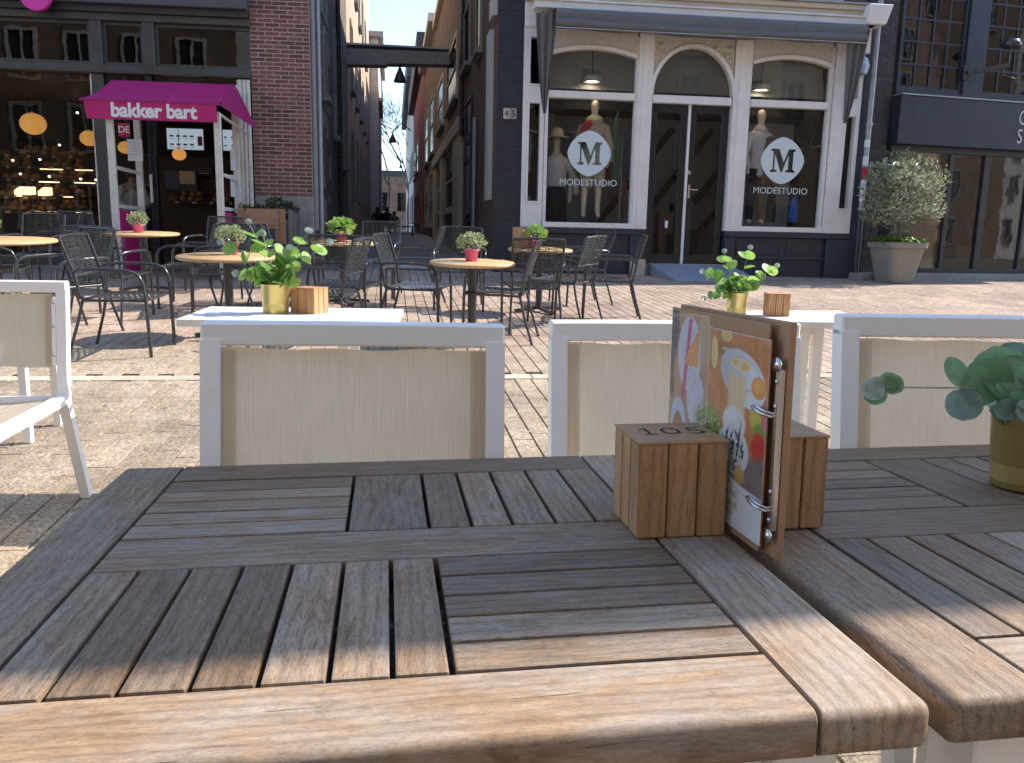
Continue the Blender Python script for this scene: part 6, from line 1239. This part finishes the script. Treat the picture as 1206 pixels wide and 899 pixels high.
def paint_front(a, b):
    n = fbm(a*3, b*4, 5, 1); st = fbm(a*20, b*1.2, 4, 2); c = np.stack([.3+.2*n+.06*st, .1+.1*n+.04*st, .025+.045*n+.02*st], -1)
    c = over(c, (.12, .08, .06), .6*bm_(a, b, .18, .6, .86, .93, .02)); c = over(c, (.6, .58, .55), .75*bm_(a, b, .24, .56, .895, .912, .003)*(fbm(a*60, b*30, 3, 3) > .42))
    c = over(c, (.58, .42, .14), em(a, b, .31, .975, .1, .03)*(.7+.3*fbm(a*20, b*20, 2, 4))); c = over(c, (.62, .48, .2), em(a, b, .11, .87, .055, .085, .12, .15)); c = over(c, (.42, .27, .08), .5*em(a, b, .1, .87, .02, .06, .3, .15))
    pl = em(a, b, .6, .78, .37, .135, .03, -.12); sh = .36+.22*sm(.3, .9, a)+.08*fbm(a*4, b*4, 3, 5); c = over(c, np.stack([sh*.93, sh*.97, sh*1.05], -1), pl); c = over(c, (.25, .24, .24), .5*(em(a, b, .6, .8, .27, .085, .05)-em(a, b, .6, .8, .25, .076, .05)))
    c = over(c, (.6, .5, .3), .8*em(a, b, .56, .845, .17, .035)); c = over(c, (.62, .33, .07), em(a, b, .48, .853, .045, .014, .2)); c = over(c, (.62, .38, .09), em(a, b, .64, .84, .06, .02, .2)); c = over(c, (.62, .25, .05), em(a, b, .86, .755, .11, .055, .08)); c = over(c, (.7, .38, .12), .6*em(a, b, .86, .765, .07, .03, .3))
    col = bm_(a, b, .38, .66, .5, .79, .025); v = .42+.3*fbm(a*26, b*1.5, 3, 6); c = over(c, np.stack([v*1.0, v*.74, v*.43], -1), col)
    c = over(c, np.stack([.05+.18*n, .1+.22*n, .02+.05*n], -1), .95*em(a, b, .08, .46, .22, .12, .3)); c = over(c, (.38, .45, .2), .8*(fbm(a*18, b*24, 3, 7) > .6)*em(a, b, .1, .46, .2, .12, .3)); c = over(c, (.03, .035, .03), .8*(fbm(a*16, b*22, 3, 8) > .64)*em(a, b, .1, .44, .22, .12, .3))
    c = over(c, (.48, .4, .06), em(a, b, .84, .6, .09, .05, .2)); c = over(c, (.16, .26, .04), em(a, b, .9, .545, .09, .04, .25)); c = over(c, (.46, .04, .03), em(a, b, .9, .47, .11, .075, .15)); c = over(c, (.5, .12, .2), .8*em(a, b, .97, .6, .05, .035, .2))
    g_ = sm(.36, .3, b-.12*(a-.2)); c = over(c, np.stack([.13+.1*n, .1+.08*n, .09+.07*n], -1), np.clip(g_, 0, 1)*sm(.1, .3, a))
    w_ = np.maximum(em(a, b, .5, .54, .19, .085, .1), em(a, b, .5, .4, .26, .125, .06)); v = .46+.16*fbm(a*5, b*7, 3, 9); c = over(c, np.stack([v, v*.99, v], -1), w_); c = over(c, (.52, .34, .1), .9*np.maximum(em(a, b, .36, .3, .07, .035, .2), em(a, b, .62, .29, .09, .045, .2)))
    dr = (np.abs(np.sin(a*38+4*fbm(a*6, b*8, 3, 10))) > .74)*(fbm(a*14, b*20, 3, 11) > .46); c = over(c, (.02, .013, .012), .95*dr*em(a, b, .49, .4, .2, .11, .15)); c = over(c, (.03, .02, .02), em(a, b, .6, .47, .012, .09, .4, -.2))
    wh = sm(0, .012, .26+.10*sm(.75, .0, a)**1.3-.03*a-b); v = .6+.05*n; c = over(c, np.stack([v, v*1.0, v*1.03], -1), wh); c = over(c, (.3, .28, .28), .5*(np.abs(b-(.235+.06*sm(.7, .1, a)-.05*a)) < .004)*sm(.9, .6, a))
    for y0, y1, gcol, th_, k in ((.155, .195, (.26, .36, .1), .43, 12), (.1, .14, (.26, .36, .1), .43, 13), (.065, .083, (.2, .2, .22), .45, 14)): c = over(c, gcol, .9*(fbm(a*46, b*34, 2, k, 2) > th_)*bm_(a, b, .07, .62 if k < 14 else .55, y0, y1, .002)*(np.abs(np.sin(a*60)) > .22))
    ed_ = np.minimum(np.minimum(a, 1-a)*.175, np.minimum(b, 1-b)*.256); return over(c, (.6, .58, .57), .8*sm(.0016, .0008, ed_))
def paint_left(a, b):
    n = fbm(a*3, b*4, 5, 21); st = fbm(a*2, b*24, 4, 22); c = np.stack([.24+.12*n+.06*st, .13+.08*n+.04*st, .06+.05*n+.02*st], -1)
    c = over(c, (.03, .035, .075), sm(.17, .13, a+.06*np.sin(b*12))*sm(.5, .56, b)); c = over(c, (.4, .42, .5), (fbm(a*60, b*60, 2, 23) > .74)*sm(.16, .12, a+.06*np.sin(b*12))*sm(.5, .56, b))
    v = .36+.14*n; c = over(c, np.stack([v*.9, v*1.0, v*1.18], -1), np.maximum(em(a, b, .5, .78, .3, .2, .04), em(a, b, .7, .55, .22, .14, .05))); c = over(c, (.4, .03, .15), .95*bm_(a-(b-.55)*.33, b, .33, .42, .52, .97, .012))
    tri = (b > .72+.0*a)*(b < .72+(a-.4)*.5+.04)*(a < .74)*(a > .4); c = over(c, np.stack([.5+.15*n, .16+.14*n, .04+.05*n], -1), tri.astype(float)); c = over(c, (.3, .05, .02), .7*tri*(fbm(a*30, b*40, 2, 24) > .6)); c = over(c, (.08, .05, .04), .8*(fbm(a*40, b*60, 2, 25) > .66)*em(a, b, .6, .66, .14, .04, .3))
    c = over(c, (.34, .42, .56), em(a, b, .26, .36, .22, .17, .05)); c = over(c, (.24, .1, .045), em(a, b, .26, .33, .15, .12, .06)); c = over(c, (.55, .45, .3), em(a, b, .26, .3, .11, .085, .1)); c = over(c, (.28, .14, .06), .7*(np.abs(np.sin(np.hypot(a-.26, (b-.3)*1.2)*70)) > .75)*em(a, b, .26, .3, .08, .06, .2))
    c = over(c, np.stack([.06+.2*n, .13+.2*n, .03+.06*n], -1), sm(.72, .84, a+.05*np.sin(b*30))*sm(.62, .5, b)); c = over(c, (.5, .5, .46), .9*(fbm(a*24, b*34, 2, 26) > .64)*sm(.74, .84, a)*sm(.66, .5, b)); c = over(c, (.02, .025, .02), .9*(fbm(a*20, b*30, 2, 27) > .66)*sm(.7, .8, a)*sm(.62, .5, b)); c = over(c, (.4, .3, .18), sm(.7, .8, a)*sm(.7, .8, b)*.7)
    return c
print_sheet('printed_cover', .19, .018, .012, MH-.022, -.0059, 150, 220, paint_front); print_sheet('printed_page', ML+.002, .193, .004, MH-.008, -.0037, 110, 190, paint_left)
bx('table_text_strip', 'print_white', mn, -.0060, -.0059, 0, .0004, .012, MH-.022) if False else None
bar = bx('ring_bar', 'steel', mn, -.0012, .0078, .0015, .0125, .035, .235, .002)
for z in (.03, .24): MB().lathe([(0, 0), (.009, 0), (.009, .003), (0, .004)], n=16).build('bar_end', 'steel', mn).matrix_local = Matrix.Translation((-.0012, .007, z)) @ Matrix.Rotation(-pi/2, 4, 'Y')
for z in (.05, .085, .19, .22): MB().lathe([(0, 0), (.0035, 0), (.003, .002), (0, .0025)], n=10).build('rivet', 'steel', mn).matrix_local = Matrix.Translation((-.0013, .007, z)) @ Matrix.Rotation(-pi/2, 4, 'Y')
for z in (.062, .178): MB().tube([(-.001, .007, z), (-.008, .005, z), (-.0145, .018, z+.002), (-.0155, .034, z+.004), (-.012, .046, z+.005), (-.0062, .049, z+.005)], .002, 8).tube([(-.001, .007, z+.004), (-.007, .003, z+.004), (-.0135, .014, z+.006), (-.0135, .034, z+.008)], .0015, 6).build('ring', 'steel', mn)

# gold pots with eucalyptus
def leaf_mesh(L_, w_, cup=.12, n=10):
    vs = [(0, 0, 0)]; fs = []; 
    rows = []
    for i in range(1, n):
        t = i/n; ww = w_*max(0, 1-abs(2*t**.92-1)**2.2)**.55; row = [(t*L_, -ww, cup*w_+.0*t), (t*L_, -ww*.5, cup*w_*.35), (t*L_, 0, 0), (t*L_, ww*.5, cup*w_*.35), (t*L_, ww, cup*w_)]; rows.append(row)
    mb = MB(); allv = [(0, 0, 0)]+[p for r in rows for p in r]+[(L_, 0, cup*w_*.3)]; mb_f = []
    for c in range(4): mb_f.append((0, 1+c+1, 1+c)[::-1])
    for i in range(len(rows)-1):
        for c in range(4): a = 1+i*5+c; mb_f.append((a, a+1, a+6, a+5)[::-1])
    a = 1+(len(rows)-1)*5
    for c in range(4): mb_f.append((a+c, a+c+1, len(allv)-1)[::-1])
    mb.add(allv, mb_f, True); return mb.mesh('leaf')
LM = {'a': leaf_mesh(.05, .022), 'b': leaf_mesh(.036, .017), 'c': leaf_mesh(.07, .019, .2), 'd': leaf_mesh(.055, .028, .1)}
def put_leaf(r, key, p, d, up, mat, s=1):
    k2 = key+mat
    if k2 not in LM: LM[k2] = LM[key].copy()
    o = addobj('leaf', LM[k2], mat, r); x = Vector(d).normalized(); z = (Vector(up)-x*Vector(up).dot(x)).normalized(); y = z.cross(x); m_ = Matrix((x, y, z)).transposed().to_4x4()
    o.matrix_local = Matrix.Translation(p) @ m_ @ Matrix.Scale(s, 4); return o
def gold_pot(r, R, H):
    MB().lathe([(0, 0), (R*.86, 0), (R*.88, H*.02), (R, H*.985), (R*1.03, H), (R*1.03, H*1.006), (R*.985, H*1.004), (R*.97, H*.97), (R*.9, H*.1)], n=48).build('pot', 'gold_pot', r); MB().disc((0, 0, H*.86), R*.96, 24).build('soil', 'soil', r)
def sprig(r, base, tip, n, key, mat, rg, s=1, tipmat='tip_leaf', lw_=.0012):
    base = Vector(base); tip = Vector(tip); mid = base.lerp(tip, .5)+Vector((0, 0, .012)); pts = [base, mid, tip]; MB().tube([base, base.lerp(mid, .5)+Vector((0, 0, .004)), mid, mid.lerp(tip, .5)+Vector((0, 0, .004)), tip], lw_, 5).build('stem', 'stem', r); d = (tip-base).normalized()
    for i in range(n):
        t = .3+.7*i/n; p = base.lerp(mid, t*2) if t < .5 else mid.lerp(tip, t*2-1)
        for sg in (-1, 1):
            q = d.cross(Vector((rg.uniform(-.4, .4), rg.uniform(-.4, .4), 1))).normalized()*sg; dd = (q+d*.45+Vector((0, 0, rg.uniform(-.2, .5)))).normalized(); put_leaf(r, key, p, dd, d+Vector((rg.uniform(-.6, .6), rg.uniform(-1, .3), rg.uniform(0, .8))), mat, s*rg.uniform(.75, 1.15))
    for k in range(3): dd = (d+Vector((rg.uniform(-.6, .6), rg.uniform(-.6, .6), rg.uniform(-.2, .6)))).normalized(); put_leaf(r, 'b', tip, dd, Vector((0, -1, .5)), tipmat, s*.55)
def small_plant(u, v, z, mat, label, seed, tips, R=.042, H=.088, s=.9):
    rg = random.Random(seed); x, y = onz(u, v, z); r = empty('potted_plant', (x, y, z+.001), 0, label, 'potted plant', 'gold pots of eucalyptus'); gold_pot(r, R, H); k = y/980
    for (du, dv, dy) in tips: sprig(r, (rg.uniform(-.01, .01), rg.uniform(-.01, .01), H*.86), (du*k, dy, H-dv*k), 3, 'a', mat, rg, s)
    for i in range(26): a = rg.uniform(0, 6.28); rr = rg.uniform(.0, R*.9); dd = Vector((cos(a), sin(a), rg.uniform(.1, 1.0))); put_leaf(r, 'a' if i % 2 else 'b', (cos(a)*rr, sin(a)*rr, H*.9+rg.uniform(0, .035)), dd, (rg.uniform(-.5, .5), -.8, .8), mat, s*rg.uniform(.9, 1.3))
    return r
small_plant(325, 369, .7, 'lime_leaf', 'gold pot of bright green eucalyptus on the left white slab table', 11, [(-60, -45, .0), (-30, -68, .03), (40, -60, .0), (62, -48, .02), (-40, -10, -.04), (20, -40, -.03), (-12, -55, 0)], .058, .118, 1.25)
small_plant(867, 371, .7, 'lime_leaf', 'gold pot of bright green eucalyptus on the right white slab table', 12, [(-42, -22, 0), (-38, 8, -.02), (-18, -45, .01), (10, -50, .0), (42, -30, .0), (25, -18, -.03), (-20, -5, -.02)], .047, .1, 1.1)
def small_block(u, v, z, w_, d_, h_, rz, label): x, y = onz(u, v, z); return block_with_staves(-w_/2, w_/2, -d_/2, d_/2, h_, label, 'block_wood_pale', Matrix.Translation((x, y+d_/2, z+.001)) @ Matrix.Rotation(rz, 4, 'Z'))
small_block(361, 370, .7, .115, .11, .105, -.35, 'orange wooden block beside the gold pot on the left white slab table'); small_block(917, 373, .7, .098, .085, .1, .0, 'small orange wooden block right of the gold pot on the right white slab table')
# the large gold pot at the right edge
bp = tab_empty('potted_plant', 1.470, .585, .0012, 0, 'large gold pot of eucalyptus at the right edge of the second teak table', 'potted plant'); R_p, H_p = .0605, .118
gold_pot(bp, R_p, H_p)
rg = random.Random(21)
def rel(u, v, dy=0):                                   # leaf position seen at a photo pixel, at the pot's depth
    o_ = np.array(TM @ Vector((1.470, .585, .0012))); d = ray(u, v); p = CAM+d*((o_[1]+dy)/d[1]); q = TM.inverted() @ Vector(p); return Vector((q.x-1.470, q.y-.585, q.z-.0012))
cam_n = Vector((-.6, -.75, .25))
def big_leaf(u0, v0, u1, v1, key, mat, s, dy=0, up=cam_n): a, b = rel(u0, v0, dy), rel(u1, v1, dy); L0 = {'a': .05, 'b': .036, 'c': .07, 'd': .055}[key]; put_leaf(bp, key, a, b-a, up+Vector((rg.uniform(-.2, .2), 0, rg.uniform(-.2, .2))), mat, (b-a).length/L0*s)
a, b = rel(1196, 458), rel(1042, 456); MB().tube([rel(1185, 470), rel(1160, 458), rel(1130, 457), a.lerp(b, .8), b], .0013, 6).build('stem', 'stem', bp)
for q in ((1137, 455, 1116, 420, 'c', 'near_leaf', 1), (1137, 457, 1134, 496, 'd', 'blue_leaf', 1), (1052, 463, 1043, 438, 'a', 'near_leaf', 1), (1052, 465, 1051, 440, 'b', 'near_leaf', 1), (1042, 457, 1018, 471, 'd', 'near_leaf', 1), (1042, 456, 1014, 462, 'b', 'tip_leaf', 1.0), (1042, 455, 1018, 452, 'b', 'tip_leaf', .9)): big_leaf(*q)
MB().tube([rel(1146, 462), rel(1137, 455), rel(1133, 450)], .0012, 5).build('stem', 'stem', bp)
for q in ((1178, 470, 1144, 430, 'd', 'near_leaf', 1.05), (1185, 462, 1172, 412, 'd', 'near_leaf', 1.1, .01), (1190, 455, 1175, 420, 'd', 'blue_leaf', 1, .02), (1175, 440, 1216, 412, 'd', 'blue_leaf', 1, .03), (1188, 470, 1206, 422, 'd', 'near_leaf', 1.1, -.01), (1185, 478, 1220, 440, 'd', 'near_leaf', 1.1, -.015), (1180, 470, 1192, 494, 'd', 'blue_leaf', 1, -.03), (1190, 470, 1212, 462, 'd', 'near_leaf', .9, -.03), (1200, 470, 1230, 450, 'd', 'blue_leaf', 1.1), (1200, 480, 1214, 492, 'b', 'tip_leaf', 1.2, -.045), (1196, 486, 1220, 482, 'b', 'tip_leaf', 1.2, -.05), (1210, 460, 1250, 430, 'd', 'near_leaf', 1.1)): big_leaf(*q)
for i in range(26): a = rg.uniform(0, 6.28); rr = rg.uniform(0, R_p*.8); put_leaf(bp, 'd', (cos(a)*rr, sin(a)*rr, H_p*.88+rg.uniform(0, .055)), (cos(a), sin(a), rg.uniform(.3, 1.1)), (-.3, -.5, .8), rg.choice(['near_leaf', 'near_leaf', 'blue_leaf']), rg.uniform(.7, 1.05))

# unseen sail, added to cast the shade on the near tables
zz = 4.0; sa_ = empty('added_shade_sail', (4.15, 2.866, gz(2.5, 2)), .17, 'added beige sail out of view, placed to shade the teak tables', 'shade sail'); hx, hy = 1.9, .46; z_ = zz-gz(2.5, 2)
n = 12; mb = MB(); vs = [(-hx+2*hx*i/n, -hy+2*hy*j/4, z_-.05*(1-(2*i/n-1)**2)) for i in range(n+1) for j in range(5)]; mb.add(vs, [(i*5+j, i*5+j+1, i*5+j+6, i*5+j+5) for i in range(n) for j in range(4)], True); mb.build('sail_cloth', 'shade_sail_cloth', sa_)
for x in (-hx, hx): MB().tube([(x, -hy, z_), (x, hy, z_)], .02, 8).build('spreader', 'white_metal', sa_)
MB().tube([(hx, 0, 0), (hx, 0, z_)], .04, 10).build('post', 'white_metal', sa_); MB().tube([(hx, 0, z_+.02), (-hx, 0, z_+.02)], .025, 8).build('boom', 'white_metal', sa_); bx('base', 'stone_grey', sa_, hx-.35, hx+.35, -.35, .35, 0, .08, .01)
